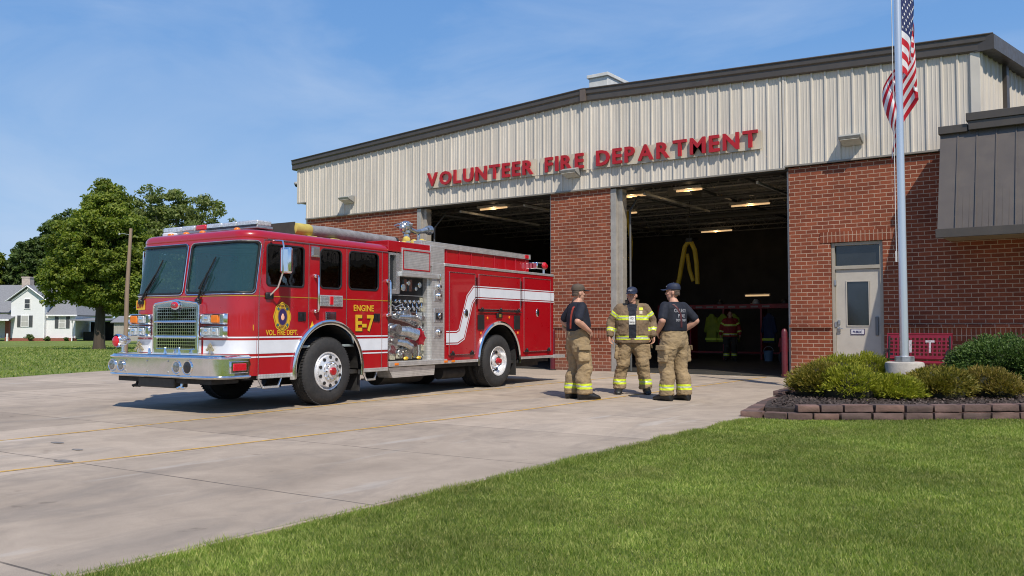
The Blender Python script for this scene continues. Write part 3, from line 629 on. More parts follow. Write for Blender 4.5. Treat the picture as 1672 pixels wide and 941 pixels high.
t=thing('bucket','pale blue bucket on the floor at the right end of the lockers','bucket',(-10.3,29.9,.02)); mb=MB(); mb.lathe([(0,.0),(0,.13),(.34,.17),(.36,.18),(.36,.165),(.05,.12)],(0,0,0),'z',20); mb.build('pail',P('pale_blue_plastic',(.12,.2,.3),.5),t); mb=MB(); mb.tube([(.17*math.cos(a),0,.34+.17*math.sin(a)) for a in [PI*k/8 for k in range(9)]],.006,5); mb.build('handle',M_steel,t)
# red utility cart at right of bay
t=thing('utility_cart','dark red utility cart with orange seat just inside the right edge of the bay','cart',(-8.3,27.5,.02)); mb=MB(); mb.bb(-.7,-.4,.25,.9,.4,.6); mb.bb(-.7,-.4,.6,-.2,.4,.85); mb.build('body',M_lred,t,bevel=.04); mb=MB(); mb.bb(-.1,-.3,.78,.35,.3,.88); mb.bb(.3,-.3,.85,.4,.3,1.2); mb.build('seat',P('orange_seat',(.32,.10,.01),.6),t,bevel=.03)
for sx in(-.5,.6):
    for sy in (-.4,.4): mb=MB(); mb.lathe([(-.06,.1),(-.06,.22),(.06,.22),(.06,.1)],(sx,sy,.22),'y',18); mb.build('wheel',M_rubber,t)
# bollards
for x,y,lb in ((-12.93,20.18,'maroon bollard at the left brick pier beside the engine rear'),(-6.60,20.25,'maroon bollard at the right edge of the right bay')):
    t=thing('bollard',lb,'bollard',(x,y,.02),0,'maroon bollards at the bay doors'); mb=MB(); mb.lathe([(0,.068),(1.05,.068),(1.10,.055),(1.13,.03),(1.135,0.001)],(0,0,0),'z',20); mb.build('post',M_maroon,t)
    mb=MB(); mb.lathe([(0,.10),(.02,.10),(.025,.07)],(0,0,0),'z',20); mb.build('base_collar',M_dark,t)
# side door
mb=MB(); x0,x1,zt=-5.59,-4.48,3.11
mb.bb(x0,FY+.05,0,x0+.07,FY+.2,zt); mb.bb(x1-.07,FY+.05,0,x1,FY+.2,zt); mb.bb(x0+.07,FY+.05,zt-.07,x1-.07,FY+.2,zt); mb.bb(x0+.07,FY+.05,2.50,x1-.07,FY+.2,2.58)
mb.build('door_frame',M_frame,st,smooth=0,bevel=.006)
mb=MB(); mb.bb(x0+.07,FY+.12,2.58,x1-.07,FY+.13,zt-.07); mb.build('transom_window',P('dark_transom_glass',(.02,.022,.022),.08,0,.3,2,spec=.8),st,smooth=0)
mb=MB(); mb.plate([(x0+.075,.04),(x1-.075,.04),(x1-.075,2.495),(x0+.075,2.495)],[[(-5.27,1.22),(-4.80,1.22),(-4.80,2.22),(-5.27,2.22)]],lambda a,b,w:Vector((a,FY+.09-w,b)),.045)
dr=mb.build('door',M_door,st,smooth=0)
mb=MB(); 
for q in ((-5.29,1.20,-4.78,1.225),(-5.29,2.215,-4.78,2.24),(-5.29,1.225,-5.265,2.215),(-4.805,1.225,-4.78,2.215)): mb.bb(q[0],FY+.078,q[1],q[2],FY+.089,q[3])
mb.build('window_frame',M_door,dr,smooth=0,bevel=.003)
mb=MB(); mb.bb(-5.27,FY+.10,1.22,-4.80,FY+.106,2.22); mb.build('pane',P('door_lite_glass',(.015,.018,.02),.06,0,.4,1.2,spec=.9),dr,smooth=0)
mb=MB()
for z in (1.30,1.14): mb.bb(-5.475,FY+.06,z-.055,-5.42,FY+.089,z+.055)
mb.cyl((-5.447,FY+.06,1.14),(-5.447,FY+.03,1.14),.015); mb.tube([(-5.447,FY+.03,1.14),(-5.35,FY+.03,1.16)],.012,6); mb.build('handle',M_steel,dr,bevel=.006)
mb=MB(); mb.bb(-4.665,FY+.05,1.0,-4.60,FY+.089,1.42); mb.build('push_plate',P('grey_plate',(.14,.15,.16),.4,.5),dr,smooth=0,bevel=.01)
mb=MB()
for z in (.35,1.25,2.2): mb.bb(x0+.06,FY+.035,z-.06,x0+.095,FY+.09,z+.06)
mb.build('hinge',M_steel,st,smooth=0)
sg=MB(); sg.bb(-5.20,FY+.078,1.02,-4.90,FY+.088,1.15); sgo=sg.build('door_sign',P('navy_sign',(.03,.02,.10),.4),dr,smooth=0)
mb=MB(); mb.bb(-5.185,FY+.074,1.033,-4.915,FY+.0775,1.137); mb.build('sign_face',P('sign_white',(.62,.60,.62),.5),sgo,smooth=0)
FX=lambda x,y,z:Matrix.Translation((x,y,z))@Matrix.Rotation(R(90),4,'X')
me,_=fit_text('PUBLIC',.20,.055,.003,FX(-5.15,FY+.072,1.055),.02); mkobj('sign_lettering',me,P('navy_ink',(.02,.02,.10),.5),sgo,smooth=0)
mb=MB(); mb.bb(-4.42,FY-.10,.30,-4.26,FY-.003,.62); tag(mb.build('mail_box',P('dark_box',(.05,.05,.055),.5),bevel=.02),'small dark wall box beside the door, left of the red bench','wall box')
# brown canopy over the right part
cy0,cy1=19.1,19.72
mb=MB(); X0=-3.13; xs=[X0]
x=X0+.33
seam=[]
while x<2.4: seam.append(x); x+=.345
mb.rings([[(X0,cy0,3.12),(X0,cy1,5.22),(X0,FY-.003,5.22),(X0,FY-.003,3.02),(X0,cy0,3.02)],[(2.5,cy0,3.12),(2.5,cy1,5.22),(2.5,FY-.003,5.22),(2.5,FY-.003,3.02),(2.5,cy0,3.02)]],True,True)
M_can=P('dark_bronze_standing_seam',(.135,.114,.098),.4,.25,.06,1.5)
mb.build('canopy',M_can,st,smooth=0)
mb=MB()
for x in seam: mb.rings([[(x-.012,cy0+.01,3.12),(x+.012,cy0+.01,3.12),(x+.012,cy0-.035,3.12),(x-.012,cy0-.035,3.12)],[(x-.012,cy1+.01,5.16),(x+.012,cy1+.01,5.16),(x+.012,cy1-.035,5.16),(x-.012,cy1-.035,5.16)]])
for x in seam:
    for d in (.115,.23): mb.rings([[(x+d-.008,cy0+.005,3.12),(x+d+.008,cy0+.005,3.12),(x+d,cy0-.008,3.12)],[(x+d-.008,cy1+.005,5.16),(x+d+.008,cy1+.005,5.16),(x+d,cy1-.008,5.16)]])
mb.build('standing_seam',M_can,st,smooth=0)
mb=MB(); mb.bb(X0-.03,cy0-.045,2.96,2.5,cy0-.003,3.14); mb.bb(X0-.03,cy1-.10,5.14,-2.62,cy1+.5,5.30); mb.bb(-2.60,cy1-.13,5.16,2.5,cy1+.6,5.34); mb.bb(-2.64,cy1-.16,5.34,2.5,cy1+.6,5.50); mb.build('canopy_fascia',M_brown,st,smooth=0,bevel=.008)
mb=MB(); mb.bb(X0+.01,cy0+.0,3.005,2.5,FY-.004,3.017); mb.build('canopy_soffit',P('tan_soffit',(.22,.18,.11),.7),st,smooth=0)
mb=MB(); mb.bb(-2.6,FY+.1,5.0,2.5,38,5.32); mb.build('wing_roof',M_brown2,st,smooth=0)
# wall lamps, dome camera
for x,lb in ((-21.06,'grey wedge wall lamp on the left end of the cream siding'),(-12.41,'grey wedge wall lamp below the word FIRE above the brick pier'),(-5.05,'grey wedge wall lamp on the siding above the tan door')):
    t=thing('wall_lamp',lb,'wall lamp',(x,SY-.035,5.40),0,'wall lamps on the siding'); mb=MB()
    mb.rings([[(-.24,0,-.11),(-.24,0,.13),(-.24,-.16,.12),(-.24,-.30,.06),(-.24,-.27,0)],[(.24,0,-.11),(.24,0,.13),(.24,-.16,.12),(.24,-.30,.06),(.24,-.27,0)]]); mb.build('housing',P('lamp_grey',(.36,.36,.34),.45,.3),t,smooth=0,bevel=.012)
    mb=MB(); mb.rings([[(-.21,-.02,-.118),(-.21,-.02,-.105),(-.21,-.262,-.012),(-.21,-.27,-.022)],[(.21,-.02,-.118),(.21,-.02,-.105),(.21,-.262,-.012),(.21,-.27,-.022)]]); mb.build('lens',P('lamp_lens',(.50,.49,.44),.3),t,smooth=0)
t=thing('security_camera','small dome camera on the far left corner of the siding','camera',(-23.66,SY+.15,6.25)); mb=MB(); mb.cyl((0,0,0),(-.15,0,0),.03); mb.lathe([(0,.10),(.05,.11),(.09,.09)],(-.2,0,-.05),'z',16); mb.build('mount',P('cam_grey',(.4,.4,.4),.4),t); mb=MB(); mb.ball((-.2,0,-.06),(.085,.085,.08),12); mb.build('dome',M_black,t)
# ------------------------------------------------------------------ sign
sg=thing('station_sign','red block letters VOLUNTEER FIRE DEPARTMENT on a cream backing across the siding','sign',(-17.6,SY-.04,0))
M_let=P('red_sign_letters',(.40,.009,.013),.35,0,.12,3,dirt=.1); M_back=P('cream_sign_backing',(.56,.50,.39),.6,0,.1,1.5,dirt=.12)
txt='VOLUNTEER FIRE DEPARTMENT'; ws=[];H_=.415
for ch in txt:
    if ch==' ': ws.append(None); continue
    me,w=fit_text(ch,None,H_,.05,Matrix(),.028); ws.append((me,w))
gap=.085; tot=sum((w[1] if w else .20)+gap for w in ws)-gap; k=10.4/tot
x=0; words=[]; wx=0
for i,(ch,w) in enumerate(zip(txt,ws)):
    if w is None: words.append((wx,x-gap*k)); x+=(.20+gap)*k; wx=x; continue
    me=w[0]; f=x/10.36; me.transform(Matrix.Translation((x,-.055,5.50-.0*f))@Matrix.Rotation(R(90),4,'X')@Matrix.Diagonal((k,1,1,1))); mkobj('letter',me,M_let,sg,smooth=0,bevel=.004)
    x+=(w[1]+gap)*k
words.append((wx,x-gap*k))
mb=MB(); mb.bb(-.02,-.02,5.46,words[0][1]+.03,.0,5.93); mb.bb(words[1][0]-.2,-.022,5.46,words[1][1]+.05,.0,5.93); mb.bb(words[2][0]-.08,-.02,5.46,words[2][1]+.06,.0,5.90); mb.build('backing_panel',M_back,sg,smooth=0)
mb=MB(); mb.bb(-.02,-.035,5.45,words[2][1]+.06,0.0,5.459); mb.build('panel_rail',M_jamb,sg,smooth=0)
# ------------------------------------------------------------------ flagpole and flag
px,py=-3.09,15.58
t=thing('flagpole','tall silver flagpole on a round concrete base in the shrub bed','flagpole',(px,py,0))
mb=MB(); mb.lathe([(0,.305),(.56,.305),(.60,.295),(.615,.26),(.62,.0)],(0,0,0),'z',40); mb.build('concrete_base',P('rough_concrete',(.42,.385,.34),.9,0,.22,4,bs=.5,bscale=50,dirt=.35),t)
mb=MB(); mb.lathe([(.62,.155),(.70,.155),(.705,.15),(.705,.07)],(0,0,0),'z',8); mb.build('base_flange',M_steel,t,smooth=20); 
mb=MB(); mb.lathe([(.70,.070),(8.3,.052),(8.32,.0)],(0,0,0),'z',24); mb.build('shaft',P('spun_aluminium',(.74,.75,.78),.30,.75,.01,1,stretch=(1,1,.1)),t)
mb=MB(); mb.ball((0,0,8.38),.09,14); mb.build('finial',M_gold,t)
mb=MB(); mb.tube([(-.085,-.03,8.2),(-.088,-.03,3.0),(-.085,-.03,2.35)],.007,5); mb.bb(-.10,-.045,2.27,-.075,-.02,2.45); mb.build('halyard',P('white_rope',(.6,.6,.6),.8),t)
fl=thing('flag','striped red and white flag with star field hanging limp on the flagpole','flag',(px,py,0))
L_,Hh=2.85,1.75; NU,NV=66,52
def flag_pt(s,hh):
    t=s/L_; v=hh/Hh
    x=.07+.20*math.sin(min(1,t/.42)*PI/2)*(1-.0*v) if t<.42 else .27-.33*(t-.42)/.58+.08*math.sin((t-.42)*9+v*2)
    x+= .05*math.sin(v*5+t*4)*min(1,t*3)-.10*v*max(0,t-.3)
    y=.03+.06*math.sin(t*19+v*3.0)*min(1,t*2.5)+.10*t*math.sin(v*7+1.0)+.10*min(1,max(0,(t-.35)*2.5))
    z=6.98-hh*(.86-.10*t)-s*(.20+.42*min(1,t*1.35))+.05*math.sin(v*6+t*8)*t
    # turn into camera-facing plane direction
    cr=Vector((.816,.578,0)); cf=Vector((-.578,.816,0)); return cr*x+cf*y+Vector((0,0,z))
V=np.array([flag_pt(L_*i/(NU-1),Hh*j/(NV-1)) for i in range(NU) for j in range(NV)])
me=grid_mesh(V,NU,NV); mi=[]
for p in me.polygons:
    i,j=divmod(p.vertices[0],NV); v=(j+.5)/(NV-1); u=(i+.5)/(NU-1); s_=int(v*13)
    mi.append(2 if (u<.4 and v<7/13) else (0 if s_%2==0 else 1))
def cloth(name,c):
    m,nt,b=mat(name); out=nt.nodes['Material Output']; b.inputs['Base Color'].default_value=c4(c); b.inputs['Roughness'].default_value=.7
    tr=nd(nt,'BsdfTranslucent',{'Color':c4(c)}); mx=nd(nt,'MixShader',{0:.3,1:b.outputs[0],2:tr.outputs[0]}); nt.links.new(mx.outputs[0],out.inputs[0])
    bump(nt,b,noisef(nt,ocoord(nt),9,4),.3,.02); return m
mc=[cloth('flag_red',(.62,.01,.03)),cloth('flag_white',(.86,.86,.88)),cloth('flag_blue',(.015,.03,.13))]
fo=mkobj('cloth',me,mc,fl,smooth=180); fo.data.polygons.foreach_set('material_index',mi)
mb=MB()
for r_ in range(9):
    for c_ in range(6 if r_%2==0 else 5):
        u=.4*((c_*2+1+(r_%2))/12); v=(7/13)*((r_+1)/10)
        for sg_ in (-1,1):
            ps=[]
            e=1e-2
            a=flag_pt(L_*(u+e),Hh*v)-flag_pt(L_*(u-e),Hh*v); b_=flag_pt(L_*u,Hh*(v+e))-flag_pt(L_*u,Hh*(v-e)); n=a.cross(b_).normalized()*.004*sg_
            for k in range(10):
                ra=.040 if k%2==0 else .016; th=PI/2+k*PI/5
                ps.append(flag_pt(L_*u+ra*math.cos(th),Hh*v-ra*math.sin(th))+n)
            mb._m([mb.bm.faces.new([mb.bm.verts.new(p) for p in ps])])
mb.build('stars',P('star_white',(.8,.8,.8),.7),fo,smooth=0)
# ------------------------------------------------------------------ bed: retaining wall, mulch, shrubs, bench
M_block=P('retaining_block',(.13,.085,.075),.95,0,.35,3,bs=.9,bscale=22,dirt=.3)
_n=M_block.node_tree; _b=_n.nodes['Principled BSDF']; _c=_b.inputs['Base Color'].links[0].from_socket; _r=nd(_n,'NewGeometry').outputs['Random Per Island']
_n.links.new(mix(_n,1,_c,ramp(_n,_r,[(0,(.55,.58,.60)),(.5,(.95,.9,.9)),(1,(1.3,1.15,1.05))]),'MULTIPLY'),_b.inputs['Base Color']); M_mulch=P('dark_mulch',(.045,.032,.026),.95,0,.5,22,bs=1,bscale=70)
bed=[(-3.95,11.30),(-3.55,11.36),(-2.9,11.75),(-2.3,12.22),(-1.2,13.15),(0,14.1),(1.6,15.4),(1.6,17.6),(-4.3,17.2),(-4.45,16),(-4.55,14.4),(-4.3,12.4)]
mb=MB(); mb.plate(bed,[],lambda a,b,w:Vector((a,b,.13+.03*noise.noise((a*2,b*2,0))+w)),.14); tag(mb.build('mulch_bed',M_mulch,smooth=0),kind='structure')
def chips(N):
    y=rng.uniform(11.3,17,N); x=rng.uniform(-4.5,1.2,N); k=(x>np.interp(y,[11.3,12.4,14.4,16],[-3.9,-4.22,-4.5,-4.4]))&(y>11.35+.78*np.maximum(0,x+3.6))
    return x[k],y[k]
cx_,cy_=chips(16000); n=len(cx_); a=rng.uniform(0,2*PI,n); l=rng.uniform(.012,.035,n); w=rng.uniform(.004,.012,n); tl=rng.uniform(-.012,.012,n)
V=np.zeros((n,4,3)); 
for q,(sa,sb) in enumerate(((-1,-1),(1,-1),(1,1),(-1,1))): V[:,q]=np.stack([cx_+sa*l*np.cos(a)-sb*w*np.sin(a),cy_+sa*l*np.sin(a)+sb*w*np.cos(a),.155+sa*tl+rng.uniform(-.004,.012,n)*0],1)
mkc=mkobj('mulch_chips',poly_soup(V),leaf_mat('mulch_chip',(.03,.02,.016),(.07,.05,.04),(.13,.10,.085),0,.9),smooth=0); tag(mkc,'loose dark bark mulch around the shrubs','mulch',kind='stuff')
rw=thing('retaining_wall','low wall of dark red-brown split blocks around the shrub bed','retaining wall',(0,0,0))
def course(path,z,hh,off,name='block_course'):
    hh*=.93
    mb=MB(); P_=[Vector((*p,0)) for p in path]; seg=[]; 
    for a,b in zip(P_,P_[1:]):
        d=(b-a); L=d.length; n_=max(1,round(L/random.uniform(.28,.42))); 
        for k in range(n_): seg.append((a+d*(k/n_),a+d*((k+1)/n_)))
    for a,b in seg:
        d=b-a; r_=math.atan2(d.y,d.x); c=(a+b)/2; nn=Vector((-d.y,d.x,0)).normalized()*.10
        q=bmesh.ops.create_cube(mb.bm,size=1); bmesh.ops.subdivide_edges(mb.bm,edges=list({e for v in q['verts'] for e in v.link_edges}),cuts=3,use_grid_fill=True)
        vs=[v for v in mb.bm.verts if not v.tag]
        M_=Matrix.Translation((c+nn+Vector((0,0,z+hh/2+random.uniform(-.004,.004)))))@Matrix.Rotation(r_+random.uniform(-.03,.03),4,'Z')@Matrix.Diagonal((d.length-.012,.2,hh-.006,1))
        sd=random.random()*50
        for v in vs:
            rough=1 if v.co.y<0 else .3; cc=v.co.copy(); ed=sum(abs(abs(k_)-.5)<.01 for k_ in cc)
            v.co=M_@v.co; v.co+=Vector((noise.noise(v.co*9+Vector((sd,0,0))),noise.noise(v.co*9+Vector((0,sd,0))),.5*noise.noise(v.co*9+Vector((0,0,sd)))))*.022*rough
            if ed>=2: v.co=v.co.lerp(M_@(cc*.90),.6)
            v.tag=True
    return mb.build(name,M_block,rw,smooth=50)
front1=[(-4.22,11.10),(-3.62,11.17),(-3.05,11.50),(-2.39,12.02),(-1.2,12.97),(0,13.95),(1.6,15.25)]
course(front1,0,.10,0); course([(-3.52,11.27),(-3.02,11.57),(-2.39,12.06),(-1.2,13.01),(0,13.99),(1.6,15.29)],.10,.10,0)
course([(-4.78,14.6),(-4.60,13.0),(-4.40,12.0),(-4.24,11.2)],0,.10,0); course([(-4.78,15.6),(-4.76,14.5),(-4.66,13.7)],.10,.09,0)
# shrubs
def shrub(label,loc,rx,ry,h,N,lm,core,seed,ln=(.03,.075),spiky=.8,grp='low shrubs in the flagpole bed',tw=.0068,name_='low'):
    t=thing('shrub',label,'shrub',loc,random.random()*6,grp); random.seed(seed)
    lob=[(random.uniform(-.5,.5)*rx,random.uniform(-.5,.5)*ry,random.uniform(.25,.55)*h,random.uniform(.42,.62)) for _ in range(5)]+[(0,0,.34*h,1.12)]*2
    if name_!='low': lob=[(0,0,.36*h,1.25),(.25*rx,.1*ry,.42*h,1.0),(-.28*rx,-.1*ry,.4*h,1.0)]
    k=rng.integers(0,len(lob),N); Lb=np.array(lob)[k]
    d=rng.standard_normal((N,3)); d[:,2]=np.abs(d[:,2])*.9-.15; d/=np.linalg.norm(d,axis=1)[:,None]
    tu=(rng.integers(0,260,N)*1.0); rad=rng.uniform(.72,1.0,N)**.6
    # tufts: quantise directions
    T=rng.standard_normal((300,3)); T[:,2]=np.abs(T[:,2])-.15; T/=np.linalg.norm(T,axis=1)[:,None]
    ti=rng.integers(0,300,N); d=d*.16+T[ti]; d/=np.linalg.norm(d,axis=1)[:,None]
    tr=np.random.default_rng(seed).uniform(.80,1.12,(300,len(lob)))[ti,k]
    S=np.stack([Lb[:,3]*rx*.75,Lb[:,3]*ry*.75,Lb[:,3]*h*.72],1)
    p=np.stack([Lb[:,0],Lb[:,1],Lb[:,2]],1)+d*S*(rad*tr)[:,None]; p[:,2]=np.maximum(p[:,2],.01)
    dr=d*1.0+rng.standard_normal((N,3))*.42+np.array([0,0,.35*spiky]); dr/=np.linalg.norm(dr,axis=1)[:,None]
    sd=np.cross(dr,rng.standard_normal((N,3))); sd/=np.linalg.norm(sd,axis=1)[:,None]
    l=rng.uniform(*ln,N)[:,None]; w=(tw*rng.uniform(.7,1.5,N))[:,None]
    V=np.stack([p,p+dr*l*.5+sd*w,p+dr*l,p+dr*l*.5-sd*w],1)
    mkobj('foliage',poly_soup(V),lm,t,smooth=0)
    mb=MB()
    for x,y,z,s in lob: mb.ball((x,y,z),(rx*s*.58,ry*s*.58,h*s*.60),12)
    mb.build('core_filler',core,t); return t  # dark ellipsoids added inside the foliage to block the view through
M_core=P('dark_core_filler',(.022,.022,.010),1,0,.4,14); 
L_y=leaf_mat('juniper_yellow_green',(.13,.16,.012),(.24,.26,.02),(.38,.36,.045),.25); L_y2=leaf_mat('juniper_olive',(.10,.10,.015),(.19,.175,.022),(.29,.22,.045),.25); L_y3=leaf_mat('juniper_bronze',(.14,.11,.025),(.20,.17,.03),(.30,.21,.06),.25)
L_box=leaf_mat('dark_green_box',(.035,.07,.016),(.065,.12,.025),(.11,.17,.045),.2)
for a in (('brownish olive shrub at the left tip of the bed',(-3.92,13.8,.1),.64,.6,.46,9000,L_y2,1),
    ('yellow-green shrub front left in the bed, left of the pole base',(-3.46,13.55,.1),.54,.5,.42,9000,L_y,2),
    ('bright shrub right in front of the left side of the pole base',(-2.95,13.85,.1),.52,.44,.32,9000,L_y,3),
    ('olive shrub in front of the right side of the pole base',(-2.38,14.40,.1),.56,.5,.42,9000,L_y2,4),
    ('bronze-tinted shrub at the right end of the low shrubs',(-1.85,15.1,.1),.58,.54,.40,9000,L_y3,5),
    ('yellow-green shrub behind, left of the pole base and below the door',(-3.98,14.9,.1),.64,.54,.52,9000,L_y,6),
    ('tallest bright yellow-green shrub directly left of the concrete base',(-3.72,15.75,.1),.54,.5,.54,8000,L_y,7),
    ('low green shrub directly right of the concrete base',(-2.45,15.7,.1),.42,.4,.33,6000,L_y,8)):
    shrub(a[0],a[1],a[2]*1.1,a[3]*1.08,a[4],a[5]*3,a[6],M_core,a[7])
shrub('large round dark green shrub right of the bench',(-1.70,16.9,.05),1.20,.9,.78,60000,L_box,M_core,9,(.03,.06),.2,None,.011,'dome')
# bench
t=thing('park_bench','dark red perforated metal bench with white lettering against the brick wall','bench',(-3.62,19.55,.02))
M_bench=P('crimson_bench',(.20,.008,.022),.35,0,.12,6)
Bk=lambda a,b,w:Vector((a,.12+.18*b+w,.52+b)); holes=[rr(-.56+k*.083,.06+r_*.078,-.56+k*.083+.056,.06+r_*.078+.052,.012,2) for k in range(14) for r_ in range(5)]
mb=MB(); mb.plate(rr(-.62,.0,.62,.50,.04),holes,Bk,.012); mb.build('backrest',M_bench,t,smooth=0)
mb=MB(); mb.tube([Bk(-.62,0,0),Bk(-.62,.5,0),Bk(.62,.5,0),Bk(.62,0,0),Bk(-.62,0,0)],.022,8); mb.build('back_frame',M_bench,t)
St=lambda a,b,w:Vector((a,-.36+b,.45+w)); holes=[rr(-.62+k*.083,.05+r_*.078,-.62+k*.083+.056,.05+r_*.078+.052,.012,2) for k in range(16) for r_ in range(4)]
mb=MB(); mb.plate(rr(-.70,0,.70,.42,.04),holes,St,.012); mb.build('seat',M_bench,t,smooth=0)
mb=MB(); mb.tube([(-.70,-.36,.45),(.70,-.36,.45)],.03,10); mb.tube([(-.70,.06,.45),(.70,.06,.45)],.022,8); mb.build('seat_rim',M_bench,t)
for x in (-.58,.58): 
    mb=MB(); mb.tube([(x,-.34,0),(x,-.30,.42)],.024,8); mb.tube([(x,.22,0),(x,.10,.45),(x,.2,.98)],.024,8); mb.tube([(x,-.32,.40),(x,.1,.40)],.02,8); mb.build('leg',M_black,t)
    mb=MB(); mb.tube([(x,.16,.72),(x,-.1,.70),(x,-.30,.66),(x,-.32,.44)],.018,8); mb.build('armrest',M_black,t)
for ch,x in (('I',-.20),('T',.12)):
    me,_=fit_text(ch,.17 if ch!='I' else .06,.26,.006,Matrix.Translation((x,.125+.18*.12-.012,.64))@Matrix.Rotation(R(90-10),4,'X'),.02); mkobj('lettering',me,P('bench_white',(.42,.38,.40),.5,0,.5,40),t,smooth=0)
# ------------------------------------------------------------------ fire engine
# local frame: +X = near side outwards (side plane x=0), +Y = rearwards (front axle y=0), z up
T=thing('fire_engine','red fire engine marked ENGINE E-7 parked on the driveway facing the viewer','fire engine',(-9.87,9.15,.02),math.atan2(.0531,.9986))
W=-2.42
def SP(a,b,w): return Vector((w,a,b))
def FPp(a,b,w): return Vector((W-w,a,b))
def uf(z): return -1.65 if z<1.6 else -1.65+.11*(z-1.6)/.8
RC=.28
def wrap(s,z,off=0,rad=RC):
    """front wrap: s runs from near side around the front to the far side"""
    u=uf(z); A=rad*PI/2; Lf=-W-2*rad
    if s<A:
        a=s/rad; return Vector((-rad+(rad+off)*math.cos(a),u+rad-(rad+off)*math.sin(a),z))
    if s<A+Lf: return Vector((-rad-(s-A),u-off,z))
    a=(s-A-Lf)/rad; return Vector((W+rad-(rad+off)*math.sin(a),u+rad-(rad+off)*math.cos(a),z))
AL=RC*PI/2; ST=2*AL-W-2*RC
ss=sorted(set([k*AL/8 for k in range(9)]+[.05,AL+.02,1.30,1.385,ST-.05]+[AL+k*(ST-2*AL)/8 for k in range(9)]+[ST-AL+k*AL/8 for k in range(9)]))
zs=[.5,.78,1.0,1.3,1.58,1.635,1.8,2.0,2.2,2.345,2.40]
G=((.05,1.30),(1.385,ST-.05)); ZG=(1.635,2.345)
mb=MB()
for i in range(len(ss)-1):
    for j in range(len(zs)-1):
        sm=(ss[i]+ss[i+1])/2; zm=(zs[j]+zs[j+1])/2
        if ZG[0]<zm<ZG[1] and any(a<sm<b for a,b in G): continue
        mb.bm.faces.new([mb.bm.verts.new(wrap(s,z)) for s,z in ((ss[i],zs[j]),(ss[i+1],zs[j]),(ss[i+1],zs[j+1]),(ss[i],zs[j+1]))])
mb.build('cab_front',M_red,T,smooth=50)
for a,b in G:
    mb=MB(); q=[a+(b-a)*k/24 for k in range(25)]; zz=[ZG[0]-.0+(ZG[1]-ZG[0])*k/6 for k in range(7)]
    for i in range(24):
        for j in range(6): mb.bm.faces.new([mb.bm.verts.new(wrap(s,z,-.008)) for s,z in ((q[i],zz[j]),(q[i+1],zz[j]),(q[i+1],zz[j+1]),(q[i],zz[j+1]))])
    wsd=mb.build('windshield',M_ws,T,smooth=60)
    pr=rr(a+.005,ZG[0]+.005,b-.005,ZG[1]-.005,.07,5); pp=[]
    for (s0,z0),(s1,z1) in zip(pr,pr[1:]+pr[:1]):
        n_=max(1,int(abs(s1-s0)/.06)); pp+=[(s0+(s1-s0)*k/n_,z0+(z1-z0)*k/n_) for k in range(n_)]
    mb=MB(); mb.tube([wrap(s,z,.002) for s,z in pp],.019,8,True); mb.build('rubber_seal',M_black,wsd)
    mb=MB()
    for (cs,cz,ds,dz) in ((a,ZG[0],1,1),(b,ZG[0],-1,1),(a,ZG[1],1,-1),(b,ZG[1],-1,-1)):
        arc=[(cs+ds*(.07-.07*math.sin(k*PI/12)),cz+dz*(.07-.07*math.cos(k*PI/12))) for k in range(7)]
        mb._m([mb.bm.faces.new([mb.bm.verts.new(wrap(s,z,.0)) for s,z in [(cs,cz)]+arc])])
    mb.build('seal_corner',M_black,wsd,smooth=0)
    mb=MB(); mb.tube([wrap(s,z,.010) for s,z in rr_pts] if False else [wrap(s,z,.012) for s,z in [(p[0]+(.018 if p[0]>(a+b)/2 else -.018),p[1]+(.018 if p[1]>1.99 else -.018)) for p in pp]],.006,6,True); mb.build('chrome_bead',M_chrome,wsd)
# side plates with wheel arch and window openings
arc=[(.03+.70*math.cos(a),.52+.70*math.sin(a)) for a in [PI-k*PI/18 for k in range(19)]]
cab_out=[(-1.37,.5)]+[(-.665,.5)]+arc+[(.73,.5),(1.39,.5),(1.39,2.40),(-1.26,2.40),(-1.37,1.6)]
Wn=[rr(-1.20,1.745,-.50,2.325,.05),rr(-.17,1.75,.285,2.335,.075),rr(.45,1.755,1.14,2.345,.075)]
for mp,nm in ((SP,'near'),(FPp,'far')):
    mb=MB(); mb.plate(cab_out,Wn,mp,.04); mb.build('cab_side',M_red,T,smooth=0)
    for k,w in enumerate(Wn):
        (x0,y0),(x1,y1)=(min(p[0] for p in w),min(p[1] for p in w)),(max(p[0] for p in w),max(p[1] for p in w))
        mb=MB(); mb.plate(w,[],lambda a,b,c,mp=mp:mp(a,b,c-.022),.004); g=mb.build('side_window',M_wg if k else M_wg2,T,smooth=0)
        mb=MB(); mb.tube([mp(a,b,-.002) for a,b in w],.014,8,True); mb.build('rubber_seal',M_black,g)
# doors: raised seams and panels
M_seam=P('seam_shadow',(.06,.002,.004),.6); M_trimr=P('polished_seam',(.35,.20,.19),.25,.8)
for u0,u1,zb in ((-1.335,-.40,.56),(.40,1.335,.56)):
    mb=MB()
    L=[(u0,zb if u0>-1 or True else 0),(u0,2.385),(u1,2.385),(u1,1.35 if u0<0 else zb)]
    if u0<0: P_=[(-1.335,.505),(-1.335,1.6),(-1.255,2.38),(-.40,2.38),(-.40,1.12)]
    else: P_=[(.40,1.12),(.40,2.385),(1.23,2.385),(1.23,.505)]
    mb.tube([SP(a,b,.001) for a,b in P_],.0065,6); mb.build('door_seam',M_trimr,T)
mb=MB(); mb.bb(.0,1.375,.52,.004,1.388,2.38); mb.build('corner_seam',M_trimr,T,smooth=0)
